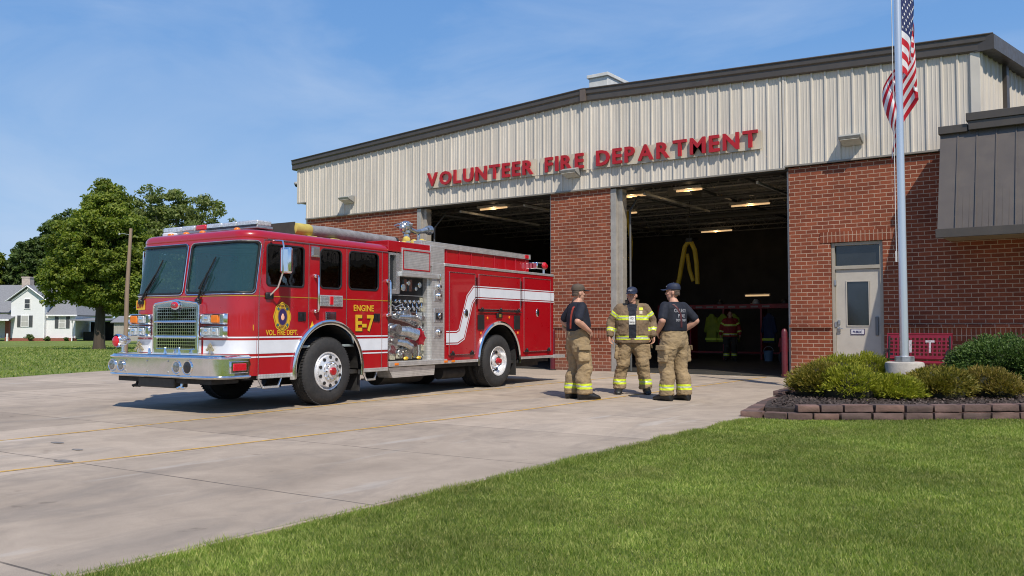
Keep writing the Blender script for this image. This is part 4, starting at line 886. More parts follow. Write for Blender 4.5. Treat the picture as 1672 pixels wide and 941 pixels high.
# roof
def roof_ring(off,z,r=.28):
    ps=[]
    x1,x0=0-off,W+off; y0,y1=-1.54+off,1.39-off; r=max(.05,r-off*.3)
    for cx,cy,a0,rad in ((x1-.05,y1-.05,0,.05),(x0+.05,y1-.05,90,.05),(x0+r,y0+r,180,r),(x1-r,y0+r,270,r)):
        for k in range(9):
            a=R(a0+90*k/8); ps.append((cx+rad*math.cos(a),cy+rad*math.sin(a),z))
    return ps
mb=MB(); mb.rings([roof_ring(0,2.392),roof_ring(-.004,2.41),roof_ring(.0,2.45),roof_ring(.018,2.485),roof_ring(.05,2.508),roof_ring(.10,2.520),roof_ring(.35,2.535),roof_ring(.9,2.54)],True,True); mb.build('cab_roof',M_red,T,smooth=40)
mb=MB(); mb.tube([SP(-1.2,2.392,.006),SP(1.38,2.392,.006)],.008,6); mb.build('drip_rail',M_trimr,T)
# cab rear, floor, inside
mb=MB(); mb.bb(W+.02,1.33,.5,-.02,1.39,2.42); mb.build('cab_rear',M_red,T,smooth=0)
mb=MB(); mb.bb(W+.06,-1.5,.86,-.06,1.32,.90); mb.bb(W+.06,-.75,.60,W+.1,.8,1.3); mb.bb(-.1,-.75,1.30,W+.1,.8,1.34); mb.bb(W+.06,.30,1.34,-1.9,.36,2.38); mb.bb(-.5,.30,1.34,-.06,.36,2.38); mb.bb(-1.9,.30,2.1,-.5,.36,2.38)
mb.rings([[(W+.12,-1.5,1.25),(W+.12,-1.5,1.62),(W+.12,-1.15,1.60),(W+.12,-1.05,1.3)],[(-.12,-1.5,1.25),(-.12,-1.5,1.62),(-.12,-1.15,1.60),(-.12,-1.05,1.3)]])
mb.bb(-1.7,-1.0,1.3,-.72,.25,1.52); mb.bb(W+.06,1.28,.9,-.06,1.325,2.36); mb.bb(W+.06,-1.42,2.36,-.06,1.3,2.385); mb.build('cab_interior',M_cabin,T,smooth=0,bevel=.02)
for x in (-.42,-2.0):
    mb=MB(); mb.box((x,-.42,1.42),(.5,.5,.14)); mb.box((x,-.16,1.78),(.48,.13,.62),0,R(-8)); mb.box((x,-.12,2.14),(.26,.10,.18),0,R(-8)); mb.build('seat',P('seat_fabric',(.12,.13,.14),.85,0,.2,8),T,smooth=40,bevel=.04)
mb=MB(); mb.tube([(-.45+.22*math.cos(a),-.98+.10*math.sin(a),1.72+.19*math.sin(a)) for a in [2*PI*k/24 for k in range(24)]],.016,6,True); mb.cyl((-.45,-.98,1.72),(-.45,-1.15,1.5),.025); mb.build('steering_wheel',M_black,T)
mb=MB(); mb.box((-.34,-.27,1.83),(.36,.14,.42),0,R(-8)); mb.ball((-.38,-.31,1.95),(.12,.06,.15),12); mb.build('seat_coat',P('red_seat_coat',(.30,.02,.03),.8,0,.2,6),T,smooth=60,bevel=.05)
mb=MB(); mb.ball((-.62,-.17,2.14),(.11,.05,.10),12); mb.build('seat_patch',M_gold,T)
# wheel arch liner, chrome fenders
def arch(u,z,r0,r1,x0,x1,m,nm,a0=0,a1=180,th=.012,mirror=True):
    for mp in (SP,FPp) if mirror else (SP,):
        mb=MB(); A=[];B=[];C_=[]
        n=28; o=[]
        for k in range(n+1):
            a=R(a0+(a1-a0)*k/n); ca,sa=math.cos(a),math.sin(a)
            o.append([mp(u+r0*ca,z+r0*sa,x0),mp(u+r0*ca,z+r0*sa,x1),mp(u+(r0+r1)/2*ca,z+(r0+r1)/2*sa,x1+.014),mp(u+r1*ca,z+r1*sa,x1-.004),mp(u+r1*ca,z+r1*sa,x0)])
        mb.rings(o,True,True); mb.build(nm,m,T,smooth=50)
arch(.03,.52,.685,.755,-.03,.03,M_chrome,'wheel_arch_trim',-8,188)
def liner(u,z,r,d):
    for mp in (SP,FPp):
        mb=MB(); n=18; A=[mp(u+r*math.cos(PI*k/n),z+r*math.sin(PI*k/n),-.03) for k in range(n+1)]; B=[mp(u+r*math.cos(PI*k/n),z+r*math.sin(PI*k/n),-d) for k in range(n+1)]
        mb.strip(A,B); mb._m([mb.bm.faces.new([mb.bm.verts.new(p) for p in B+[mp(u+r,.3,-d),mp(u-r,.3,-d)]])]); mb.build('wheel_well',M_dark,T,smooth=0)
liner(.03,.52,.70,.62)
# ---- stripes (decals laid 3 mm proud)
def wstrip(s0,s1,z0,z1,m,nm,off=.003,par=None):
    mb=MB(); n=max(2,int((s1-s0)/.04)); 
    mb.strip([wrap(s0+(s1-s0)*k/n,z0,off) for k in range(n+1)],[wrap(s0+(s1-s0)*k/n,z1,off) for k in range(n+1)]); return mb.build(nm,m,T,smooth=60)
def sstrip(u0,u1,z0,z1,m,nm,off=.004,mp=SP):
    mb=MB(); mb.plate([(u0,z0),(u1,z0),(u1,z1),(u0,z1)],[],lambda a,b,w:mp(a,b,w+off),0); return mb.build(nm,m,T,smooth=0)
ARC=lambda z,r=.758:math.sqrt(max(0,r*r-(z-.52)**2))
for z0,z1 in ((.80,.985),(1.015,1.035),(.745,.765)):
    for e in (('a',-1.365,None),('b',None,1.385)):
        if e[0]=='a': mb=MB(); mb.plate([(-1.365,z0),(.03-ARC(z0),z0),(.03-ARC(z1),z1),(-1.365,z1)],[],lambda a,b,w:SP(a,b,w+.004),0); mb.build('white_stripe',M_white,T,smooth=0)
        else: mb=MB(); mb.plate([(.03+ARC(z0),z0),(1.385,z0),(1.385,z1),(.03+ARC(z1),z1)],[],lambda a,b,w:SP(a,b,w+.004),0); mb.build('white_stripe',M_white,T,smooth=0)
    wstrip(.0,AL+.47,z0,z1,M_white,'white_stripe'); wstrip(ST-AL-.36,ST,z0,z1,M_white,'white_stripe')
M_gold2=P('dull_gold',(.42,.25,.02),.4)
wstrip(0,ST,1.589,1.600,M_gold2,'gold_stripe'); sstrip(-1.365,1.385,1.589,1.600,M_gold2,'gold_stripe'); 
# ---- lettering and emblem
def side_text(s,u,z,w,h,m,nm,bold=.02,off=.004,x=0):
    Mt=Matrix.Translation((x+off,u,z))@Matrix(((0,0,1,0),(1,0,0,0),(0,1,0,0),(0,0,0,1)))
    me,_=fit_text(s,w,h,.002,Mt,bold); return mkobj(nm,me,m,T,smooth=0)
M_shadow=P('letter_shadow',(.03,.005,.005),.5)
side_text('VOL. FIRE DEPT.',-1.21,1.05,.60,.078,M_gold,'door_lettering',.02)
side_text('ENGINE',.56,1.415,.47,.10,M_gold,'engine_lettering',.02)
side_text('E-7',.60,1.095,.44,.265,M_gold,'number_lettering',.035,.006); side_text('E-7',.612,1.082,.44,.265,M_shadow,'number_shadow',.035,.0035)
side_text('16',-1.43,1.12,.07,.08,M_gold,'corner_number',.02,.006,-.012)
def emblem(u,z,rx,rz):
    par=None; lay=[(1.0,M_gold,.006,8,.035),(.92,P('emblem_bronze',(.20,.12,.02),.5),.008,8,.035),(.87,M_gold,.010,8,.03),(.66,P('emblem_ring',(.30,.16,.03),.5),.011,0,0),(.56,P('emblem_navy',(.035,.02,.10),.4),.012,0,0)]
    for sc,m,off,lob,am in lay:
        mb=MB(); ps=[]
        for k in range(64):
            a=2*PI*k/64; r=sc*(1+am*math.cos(lob*a)) if lob else sc; ps.append((u+rx*r*math.cos(a)*(1 if lob else .88),z+rz*r*math.sin(a)))
        mb.plate(ps,[],lambda a,b,w,off=off:SP(a,b,w+off),.002); o=mb.build('emblem' if par is None else 'emblem_layer',m,par or T,smooth=0); par=par or o
    mb=MB(); 
    for sx,sz,r,mi in ((0,-.04,.20,0),(0,.10,.13,0)): mb.ball((.014,u+sx*rx,z+sz*rz),(.003,rx*r,rz*r),10)
    mb.build('emblem_flame',P('emblem_flame',(.85,.45,.30),.5),par)
    M_teal=P('emblem_teal',(.04,.12,.14),.5)
    for sx,sz in ((-.55,-.55),(.55,-.55),(-.50,.55),(.50,.55)): mb=MB(); mb.box((.012,u+sx*rx,z+sz*rz),(.004,rx*.22,rz*.18),0,R(45)); mb.build('emblem_mark',M_teal,par,smooth=0)
    for tx,tz,w_ in (('FIRE',.68,.9),('RESCUE',-.78,.8)):
        Mt=Matrix.Translation((.013,u-rx*w_/2,z+tz*rz))@Matrix(((0,0,1,0),(1,0,0,0),(0,1,0,0),(0,0,0,1))); me,_=fit_text(tx,rx*w_,rz*.13,.001,Mt,.01); mkobj('emblem_lettering',me,P('emblem_ink',(.10,.03,.03),.5),par,smooth=0)
emblem(-.91,1.31,.160,.205)
# ---- door hardware
def grab(u,z0,z1,mp=SP):
    mb=MB(); mb.tube([mp(u,z0,.01),mp(u,z0,.07),mp(u,z0+.03,.085),mp(u,z1-.03,.085),mp(u,z1,.07),mp(u,z1,.01)],.016,8); mb.ball(mp(u,z0,.015),.03,8); mb.ball(mp(u,z1,.015),.03,8); mb.build('grab_rail',M_chrome,T)
grab(-.28,1.40,1.92); grab(1.345,1.36,1.92)
for u in (-.535,1.10):
    mb=MB(); mb.bb(.003,u-.075,1.255,.012,u+.075,1.385); mb.mi=1; mb.bb(.012,u+.015,1.27,.03,u+.04,1.37); mb.bb(.012,u-.055,1.29,.018,u-.01,1.35); mb.build('door_handle',[M_black,M_chrome],T,smooth=0,bevel=.004)
mb=MB(); mb.bb(.003,-.20,1.478,.022,.30,1.645); mb.build('side_grille',M_tread,T,smooth=0,bevel=.005)
mb=MB(); 
for k in range(7): mb.bb(.022,-.18,1.492+k*.021,.026,.0,1.502+k*.021); mb.bb(.022,.1,1.492+k*.021,.026,.28,1.502+k*.021)
mb.build('grille_louvre',M_alu,T,smooth=0)
mb=MB(); mb.bb(.022,.015,1.50,.038,.085,1.63); mb.build('side_marker',M_redlens,T,smooth=0,bevel=.008)
mb=MB(); mb.bb(.003,-.075,1.262,.025,.155,1.395); mb.mi=1; mb.bb(.025,-.055,1.28,.028,.135,1.378); mb.build('side_lamp',[M_chrome,P('smoked_lens',(.05,.035,.03),.2)],T,smooth=0,bevel=.006)
mb=MB(); mb.bb(.003,-.375,2.20,.03,-.21,2.355); mb.mi=1; mb.bb(.03,-.355,2.22,.036,-.23,2.335); mb.build('scene_light',[M_chrome,M_clear],T,smooth=0,bevel=.006)
mb=MB(); mb.plate([(-.37,1.16),(-.28,1.16),(-.325,1.26)],[],lambda a,b,w:SP(a,b,w+.004),0); mb.build('warning_triangle',M_gold,T,smooth=0)
# mirror
mb=MB(); mb.tube([SP(-1.14,2.36,.0),SP(-1.14,2.37,.10),SP(-1.12,2.36,.22),SP(-1.12,2.28,.24),SP(-1.12,1.95,.24),SP(-1.14,1.72,.16),SP(-1.16,1.60,.01)],.014,8); mb.build('mirror_arm',M_chrome,T)
mb=MB(); mb.box((.25,-1.08,2.09),(.18,.09,.37),R(12)); mb.build('side_mirror',M_chrome,T,smooth=60,bevel=.035,seg=3)
mb=MB(); mb.box((.01,-1.16,1.60),(.05,.14,.10)); mb.build('mirror_bracket',M_black,T,bevel=.02)
mb=MB(); mb.tube([FPp(-1.30,2.30,.0),FPp(-1.34,2.32,.14),FPp(-1.34,1.9,.16),FPp(-1.30,1.72,.0)],.014,8); mb.build('mirror_arm',M_chrome,T)
mb=MB(); mb.box(FPp(-1.28,2.07,.13),(.14,.06,.34),R(-15)); mb.build('side_mirror',M_chrome,T,smooth=60,bevel=.03,seg=3)
# wipers
for s0,s1,s2,hh in ((1.02,.86,.80,2.0),(2.30,2.02,1.86,2.02)):
    mb=MB(); mb.tube([wrap(s0,1.55,.02),wrap((s0+s1)/2,1.72,.045),wrap(s1,1.92,.035)],.014,6); mb.tube([wrap(s0-.08,1.60,.03),wrap(s1-.05,1.88,.045)],.008,5)
    mb.tube([wrap(s1+.16,1.70,.022),wrap(s1,1.93,.024),wrap(s1-.12,2.14,.022)],.012,5); mb.ball(wrap(s0,1.54,.02),.035,8); mb.box(wrap(s0,1.53,.01),(.12,.03,.06)); mb.build('wiper',M_black,T)
# ---- grille
gv0,gv1=-1.76,-.77; yf=-1.65
mb=MB(); gp=[(gv0,.77),(gv1,.77),(gv1,1.47),(gv1-.04,1.50),(-1.265,1.545),(gv0+.04,1.50),(gv0,1.47)]
FM=lambda a,b,w:Vector((a,yf-w,b))
hz=[[(gv0+.07,z0),(gv1-.07,z0),(gv1-.07,z1),(gv0+.07,z1)] for z0,z1 in ((.86,1.01),(1.045,1.225),(1.26,1.44))]
mb.plate(gp,hz,lambda a,b,w:FM(a,b,w+.07),.07); gr=mb.build('grille',M_chrome,T,smooth=0,bevel=.006)
mb=MB(); mb.tube([FM(a,b,.07) for a,b in gp],.016,8,True); mb.build('grille_surround',M_chrome,gr)
mb=MB()
for a,b in ((gv0+.07,gv1-.07),):
    n=20
    for k in range(n+1): x=a+(b-a)*k/n; mb.bb(x-.0045,yf-.052,.85,x+.0045,yf-.044,1.45)
    z=.87
    while z<1.45: mb.bb(a,yf-.055,z-.005,b,yf-.047,z+.005); z+=.046
mb.build('grille_mesh',M_chrome,gr,smooth=0)
mb=MB(); mb.bb(gv0+.05,yf-.012,.8,gv1-.05,yf-.006,1.46); mb.build('grille_backing',P('grille_black',(.004,.004,.004),.9,spec=.1),gr,smooth=0)
mb=MB()
for z in (1.03,1.242): mb.tube([FM(gv0+.03,z,.075),FM(gv1-.03,z,.075)],.012,6)
mb.build('grille_bar',M_chrome,gr)
mb=MB(); mb.ball((-1.265,yf-.085,1.475),(.105,.02,.065),20); bd=mb.build('front_badge',M_chrome,T); mb=MB(); mb.ball((-1.265,yf-.098,1.475),(.085,.014,.048),20); mb.build('badge_face',M_redlens,bd)
me,_=fit_text('FIRE',.11,.035,.004,Matrix.Translation((-1.32,yf-.113,1.457))@Matrix.Rotation(R(90),4,'X'),.01); mkobj('badge_lettering',me,M_chrome,bd,smooth=0)
# headlights
for x0,flip in ((-2.36,0),(-.74,1)):
    for z0,top in ((1.025,0),(1.20,1)):
        mb=MB(); x1=x0+.50; mb.rings([rrb:=[(a,yf-.005,b) for a,b in rr(x0,z0,x1,z0+.155,.02)],[(a,yf-.055,b) for a,b in rr(x0,z0,x1,z0+.155,.03)],[(a,yf-.075,b) for a,b in rr(x0+.012,z0+.012,x1-.012,z0+.143,.03)],[(a,yf-.05,b) for a,b in rr(x0+.024,z0+.022,x1-.024,z0+.133,.02)]],True,True)
        hl=mb.build('headlight' if not top else 'turn_signal',M_chrome,T,smooth=50)
        xa=x0+.03 if not flip else x0+.03
        for k in range(2):
            cx=xa+.085+k*.175 if not flip else xa+.085+k*.175
            am=top and ((k==0)!=bool(flip))
            mb=MB(); mb.box((cx,yf-.058,z0+.0775),(.15,.025,.105)); mb.build('lens',M_amber if am else M_clear,hl,bevel=.012)
            if not am: mb=MB(); mb.ball((cx,yf-.064,z0+.0775),(.05,.012,.04),14); mb.build('reflector',M_chrome,hl)
# yellow plate and small ornaments
mb=MB(); mb.plate([(a,b) for a,b in rr(-2.27,1.42,-2.06,1.56,.01)],[],lambda a,b,w:FM(a,b,w+.006),.003); pl=mb.build('unit_plate',M_gold,T,smooth=0)
me,_=fit_text('LAV',.15,.09,.002,Matrix.Translation((-2.245,yf-.007,1.445))@Matrix.Rotation(R(90),4,'X'),.02); mkobj('plate_lettering',me,M_red,pl,smooth=0)
for x in (-2.12,-.55):
    mb=MB()
    for a,b in ((0,0),(-.05,-.02),(.05,-.02),(-.03,.03),(.03,.03),(0,.055),(-.08,-.045),(.08,-.045)): mb.ball((x+a*(1 if x<-1 else .7),-1.70,.885+b*(1 if x<-1 else .7)),.022,6)
    mb.cyl((x,-1.70,.75),(x,-1.70,.87),.008); mb.build('ornament',P('brass_ornament',(.5,.42,.25),.3,.8,.4,60),T)
# ---- bumper
def bump_path(rad,inset):
    ps=[]; y0=-2.05+inset; x1=.03-inset; x0=W-.05+inset; r=.32-inset*.7
    ps.append((x1,-1.50)); 
    for k in range(11): a=R(k*9); ps.append((x1-r+r*math.cos(a),y0+r-r*math.sin(a)))
    for k in range(11): a=R(90-k*9); ps.append((x0+r-r*math.cos(a),y0+r-r*math.sin(a)))
    ps.append((x0,-1.50)); return ps
mb=MB(); lv=[(.02,.475),(0,.49),(.0,.50),(.012,.515),(.012,.735),(0,.75),(0,.765),(.025,.785)]
rs=[[(x,y,z) for x,y in bump_path(0,i)] for i,z in lv]; mb.rings(rs,False,False)
tp=bump_path(0,.025); mb._m([mb.bm.faces.new([mb.bm.verts.new((x,y,.785)) for x,y in tp])]); bp=mb.build('bumper',M_chrome,T,smooth=22)
mb=MB(); tp=bump_path(0,.06); mb._m([mb.bm.faces.new([mb.bm.verts.new((x,y,.789)) for x,y in tp])]); mb.build('bumper_deck',M_tread,bp,smooth=0)
mb=MB(); mb.bb(W+.2,-1.95,.40,-.2,-1.5,.48); mb.build('bumper_underside',M_dark,bp,smooth=0)
for z in (.50,.752):
    mb=MB(); mb.tube([(x,y,z) for x,y in bump_path(0,-.004)],.016,8); mb.build('bumper_roll',M_chrome,bp)
def vlamp(x,r,m2,nm='bumper_light'):
    mb=MB(); mb.lathe([(-2.036,r*1.18),(-2.046,r*1.18),(-2.056,r*1.08),(-2.050,r)],(x,0,.625),'y',24); l=mb.build(nm,M_chrome,T); mb=MB(); mb.ball((x,-2.044,.625),(r,.014,r),18); mb.build('lens',m2,l)
vlamp(-2.24,.075,M_lampg); vlamp(-2.03,.070,M_lampg); vlamp(-.80,.078,M_lampg); vlamp(-.57,.088,P('dark_horn',(.06,.06,.065),.2,.6))
mb=MB()
for x in (-1.93,-1.44,-.98): 
    for z in (.55,.70): mb.ball((x,-2.04,z),.013,6)
mb.build('bumper_bolt',M_steel,bp)
mb=MB(); mb.box((.025,-1.68,.63),(.02,.30,.16)); ml=mb.build('corner_marker',M_chrome,T,bevel=.02); mb=MB(); mb.box((.036,-1.68,.63),(.02,.22,.10)); mb.build('lens',M_redlens,ml,bevel=.015)
mb=MB(); mb.bb(-1.72,-1.98,.33,-.93,-1.75,.47); mb.build('winch_box',P('dark_winch_box',(.045,.042,.038),.5,.2),T,bevel=.015)
for x in (-1.83,-.85): mb=MB(); mb.tube([(x,-1.9,.47),(x,-1.92,.36),(x-.05,-1.95,.33)],.02,8); mb.tube([(x-.10,-1.92,.335),(x+.07,-1.92,.335)],.018,8); mb.build('tow_hook',M_dark if x<-1 else M_chrome,T)
# siren bullet light on bumper left, guide posts
mb=MB(); mb.lathe([(0,.075),(.015,.075),(.02,.025),(.13,.022)],(-2.3,-1.84,.79),'z',16); b1=mb.build('siren_light',M_chrome,T)
mb=MB(); mb.lathe([(-.14,.0),(-.12,.035),(-.02,.085),(.07,.10),(.09,.09)][::1],(0,0,0),'y',20); o=mb.build('siren_shell',M_chrome,b1); o.location=(-2.30,-1.86,.97); o.rotation_euler=(0,0,R(175)); 
mb=MB(); mb.ball((-2.3,-1.955,.96),(.078,.03,.078),14); mb.build('lens',M_redlens,b1)
for x in (-1.55,-1.2,-.9): mb=MB(); mb.lathe([(0,.025),(.03,.02),(.08,.012),(.10,.001)],(x,-1.93,.79),'z',10); mb.build('deck_stud',M_chrome,T)
# ---- wheels
def wheel(u,x,dual=0,front=1,side=1):
    mpx=(lambda d:x+side*d)
    root=bpy.data.objects.new('wheel',None); COL.objects.link(root); root.parent=T; root.location=(x,u,.505)
    def lt(prof,m,nm,n=48,smooth=40,loc=None):
        mb=MB(); mb.lathe([(side*h,r) for h,r in prof],(0,0,0),'x',n); return mb.build(nm,m,root,smooth=smooth)
    Rt=.505
    def tyre(o):
        mb=MB(); prof=[(.0,.285),(.012,.30),(.025,.36),(.022,.42),(.005,.465),(-.018,.492),(-.03,.503)]+[(q,Rt if k%4<3 else Rt-.012) for k,q in enumerate(np.linspace(-.04,-.24,17))]+[(-.25,.503),(-.262,.492),(-.285,.465),(-.302,.42),(-.305,.36),(-.292,.30),(-.28,.285)]
        mb.lathe([(side*(h+o),r) for h,r in prof]+[(side*(o),.285)],(0,0,0),'x',72,False); 
        for k in range(72):
            a=2*PI*k/72
            for h in (-.045,-.235): mb.box((side*(h+o),.499*math.cos(a),.499*math.sin(a)),(.045,.022,.03),0,a+PI/2)
        mb.build('tyre',M_rubber,root,smooth=30)
    tyre(0)
    if dual: tyre(-.33)
    if front:
        lt([(.008,.290),(.018,.285),(.012,.268),(-.02,.262),(-.035,.255),(.045,.235),(.06,.15),(.07,.145),(.072,.10),(.10,.095),(.105,.0)],M_rim,'rim'); hz_,hr,ho=.055,.20,.05
    else:
        lt([(.008,.290),(.018,.285),(.012,.268),(-.02,.262),(-.10,.24),(-.13,.20),(-.135,.13),(-.05,.12),(-.03,.10),(-.02,.0)],M_rim,'rim'); hz_,hr,ho=-.13,.185,.05
    mb=MB()
    for k in range(10):
        a=2*PI*(k+.5)/10; mb.cyl((side*(hz_-.03),(.212 if front else .20)*math.cos(a),(.212 if front else .20)*math.sin(a)),(side*(hz_+.006 if front else hz_+.03),(.212 if front else .20)*math.cos(a),(.212 if front else .20)*math.sin(a)),.026,.026,12)
    mb.build('hand_hole',M_dark,root)
    mb=MB()
    for k in range(10):
        a=2*PI*k/10; r=.125 if front else .155; h0=.066 if front else -.13; mb.cyl((side*h0,r*math.cos(a),r*math.sin(a)),(side*(h0+.04),r*math.cos(a),r*math.sin(a)),.018,.014,8)
    mb.lathe([(side*(h0-.004),r-.03),(side*(h0+.004),r-.03),(side*(h0+.004),r+.028),(side*(h0-.004),r+.028)],(0,0,0),'x',32); mb.build('lug_nut_ring',M_chrome,root)
    lt([(.10 if front else -.03,.062),(.125 if front else .03,.06),(.13 if front else .06,.05),(.132 if front else .065,.03),(.115 if front else .05,.0)],M_red,'hub_cap',24)
    if not front: lt([(-.13,.125),(-.06,.12),(-.05,.085),(.0,.08)],M_chrome,'axle_hub',24)
wheel(.03,.0-.02,0,1,1); wheel(.03,W+.02,0,1,-1); wheel(4.72,-.03,1,0,1); wheel(4.72,W+.03,1,0,-1)
# chassis
mb=MB(); mb.bb(-1.55,-1.7,.48,-1.45,6.8,.70); mb.bb(-.97,-1.7,.48,-.87,6.8,.70); mb.cyl((W+.3,.03,.5),(-.3,.03,.5),.06); mb.cyl((W+.3,4.72,.5),(-.3,4.72,.5),.09); mb.ball((-1.2,4.72,.5),(.2,.25,.22)); mb.cyl((-1.2,.8,.55),(-1.2,4.6,.5),.05)
mb.bb(-1.9,-.7,.42,-.5,.9,.85); mb.cyl((-.55,1.7,.40),(-.55,2.8,.40),.22); mb.bb(-2.2,3.0,.36,-.6,3.9,.6); mb.bb(-2.2,5.5,.35,-.3,6.7,.56); mb.cyl((-.35,3.2,.33),(-.35,3.9,.33),.12); mb.bb(W+.1,-1.5,.44,-.1,6.8,.50)
mb.build('chassis',M_dark,T)
for mp in (SP,FPp):
    mb=MB(); mb.bb(*mp(.80,.16,-.10),*mp(.83,.62,-.55)); mb.build('mud_flap',M_rubber,T,smooth=0); mb=MB(); mb.bb(*mp(5.40,.20,-.06),*mp(5.43,.75,-.62)); mb.build('mud_flap',M_rubber,T,smooth=0)
# cab steps / running strips
for q0,q1 in ((-1.34,-.66),(.76,1.385)): mb=MB(); mb.bb(-.03,q0,.455,.012,q1,.515); mb.build('cab_step_strip',M_tread,T,smooth=0,bevel=.004)
for u0,u1 in ((-1.28,-.86),(.85,1.18)):
    mb=MB(); mb.tube([(-.06,u0,.46),(-.05,u0+.07,.33),(-.05,u1-.07,.33),(-.06,u1,.46)],.018,6); mb.bb(-.16,u0+.07,.32,-.02,u1-.07,.345); mb.build('step',M_alu,T)
# ---- pump panel
pu0,pu1=1.42,2.52; px0=-.16
mb=MB(); mb.bb(px0-.5,pu0,.58,px0,pu1,2.3); mb.build('pump_panel',P('black_pump_panel',(.010,.010,.011),.35,0,.3,8),T,smooth=0)
mb=MB(); mb.bb(W,pu0,.58,W+.3,2.9,2.3); mb.bb(W+.28,pu0-.02,.55,px0-.45,2.9,2.3); mb.build('pump_house',M_red,T,smooth=0)
mb=MB(); mb.bb(px0-.01,2.50,.59,-.06,2.56,2.10); mb.bb(-.30,2.56,.59,.0,2.93,2.30); mb.build('tread_pillar',M_tread,T,smooth=0,bevel=.004)
mb=MB()
for z0,z1 in ((1.62,1.82),(1.25,1.50),(.98,1.18)):
    mb.bb(.001,2.62,z0,.010,2.87,z1)
mb.build('pillar_plate',M_alu,T,smooth=0,bevel=.004)
mb=MB()
for z in (1.88,1.72,1.37,1.08): mb.lathe([(0,.05),(.02,.05),(.03,.03),(.05,.028)],(.01,2.745,z),'x',16); mb.build('pillar_knob',M_chrome,T); mb=MB()
mb.tube([(.02,2.74,1.9),(.05,2.74,1.95),(.05,2.74,2.1)],.012,6); mb.build('pillar_handle',M_chrome,T)
mb=MB(); mb.bb(.0,2.66,1.30,.03,2.84,1.42); mb.build('drain_block',M_black,T,smooth=0,bevel=.01)
# upper tread boxes and window behind the cab
mb=MB(); mb.bb(-.5,1.74,2.10,.0,2.52,2.50); mb.bb(-.5,2.52,2.24,-.004,2.93,2.60); mb.build('tread_box',M_tread,T,smooth=0,bevel=.006)
mb=MB(); mb.bb(.0,1.76,2.13,.006,2.50,2.15); mb.bb(.0,1.76,2.45,.006,2.50,2.47); mb.bb(.0,1.76,2.15,.006,1.78,2.45); mb.bb(.0,2.48,2.15,.006,2.50,2.45); mb.build('box_trim',M_red,T,smooth=0)
mb=MB(); mb.bb(-.2,1.70,2.02,.03,2.80,2.095); mb.build('tread_shelf',M_tread,T,smooth=0,bevel=.006)
mb=MB(); mb.bb(-1.9,1.40,2.42,-.02,2.56,2.60); mb.build('upper_body',M_red,T,smooth=0,bevel=.01)
mb=MB(); mb.plate(rr(1.42,1.72,1.70,2.40,.02),[rr(1.45,1.79,1.60,2.36,.01)],lambda a,b,w:SP(a,b,w-.02),.08); wf=mb.build('side_pod_frame',M_alu,T,smooth=0); mb=MB(); mb.bb(-.08,1.44,1.78,-.075,1.61,2.37); mb.build('pod_glass',M_black,wf,smooth=0)
# gauges, handles, valves
random.seed(5)
M_gf=P('gauge_face',(.65,.65,.6),.5,0,.3,60)
for u,z,r in ((1.80,1.92,.045),(1.93,1.84,.06),(2.08,1.92,.04),(2.38,1.9,.05),(2.28,1.83,.035),(1.75,1.78,.03)):
    mb=MB(); mb.lathe([(0,r),(.03,r),(.035,r*.85),(.025,r*.8)],(px0,u,z),'x',20); go=mb.build('gauge',M_chrome,T,smooth=40); gl_=MB(); gl_.ball((px0+.026,u,z),(.004,r*.78,r*.78),12); gl_.build('gauge_face',M_gf,go)
mb=MB()
for u in (2.0,2.14): mb.bb(px0,u-.04,1.78,px0+.02,u+.04,1.98)
for r_,z in enumerate((1.60,1.48)):
    for k in range(8):
        mb.build('valve_lever',M_chrome,T) if len(mb.bm.verts) else mb.bm.free(); mb=MB(); u=1.50+k*.125+random.uniform(-.01,.01); mb.lathe([(0,.032),(.015,.032),(.02,.022)],(px0,u,z),'x',12)
        if random.random()<.8: mb.tube([(px0+.02,u,z),(px0+.07,u,z-.02),(px0+.075,u,z-.09)],.011,6); mb.ball((px0+.075,u,z-.09),.02,8)
mb.build('valve_lever',M_chrome,T); mb=MB()
for k in range(26):
    u=random.uniform(1.48,2.46); z=random.uniform(.68,1.40); mb.ball((px0+.005,u,z),random.uniform(.008,.02),6)
mb.bb(px0-.005,1.46,.64,px0+.004,2.48,1.42)
mb.build('panel_fittings',M_chrome,T,smooth=40)
mb=MB()
def outlet(u,z,r,L,cap=None,dz=-.03,du=0):
    mb.lathe([(0,r*1.5),(.02,r*1.5),(.025,r),(L*.5,r*.95),(L*.55,r*1.15),(L*.8,r*1.2),(L,r*1.2),(L,r*.9)],(px0,u,z),'x',20)
outlet(1.66,1.13,.07,.16); outlet(1.62,.93,.05,.13); outlet(2.30,1.05,.05,.12); outlet(2.05,.80,.07,.12); outlet(1.98,1.40,.045,.10); outlet(2.4,1.32,.04,.1)
mb.tube([(px0+.06,1.78,1.34),(px0+.10,1.95,1.335),(px0+.12,2.10,1.32),(px0+.10,2.25,1.28),(px0+.05,2.36,1.22)],[.04,.05,.055,.05,.045],14)
mb.tube([(px0+.03,1.80,1.10),(px0+.10,1.95,1.09),(px0+.18,2.12,1.03)],[.085,.10,.10],18); mb.lathe([(0,.12),(.03,.12),(.03,.09)],(px0,1.80,1.10),'x',20)
mb.tube([(px0+.03,1.76,.92),(px0+.10,1.9,.90),(px0+.14,2.02,.83)],[.06,.065,.06],14)
mb.build('pump_outlet',M_cast,T,smooth=45)
mb=MB()
for u,z,r in ((2.17,1.05,.10),(2.22,.98,.11)): mb.lathe([(.0,r*.5),(.02,r),(.06,r),(.07,r*.6)],(px0+.13,u,z),'x',18)
for a in range(6): mb.cyl((px0+.17,2.24,.98),(px0+.17,2.24+.13*math.cos(a*PI/3),.98+.13*math.sin(a*PI/3)),.016)
mb.build('valve_cap',P('valve_red',(.35,.006,.02),.3,.1,.2,12,coat=.6),T)
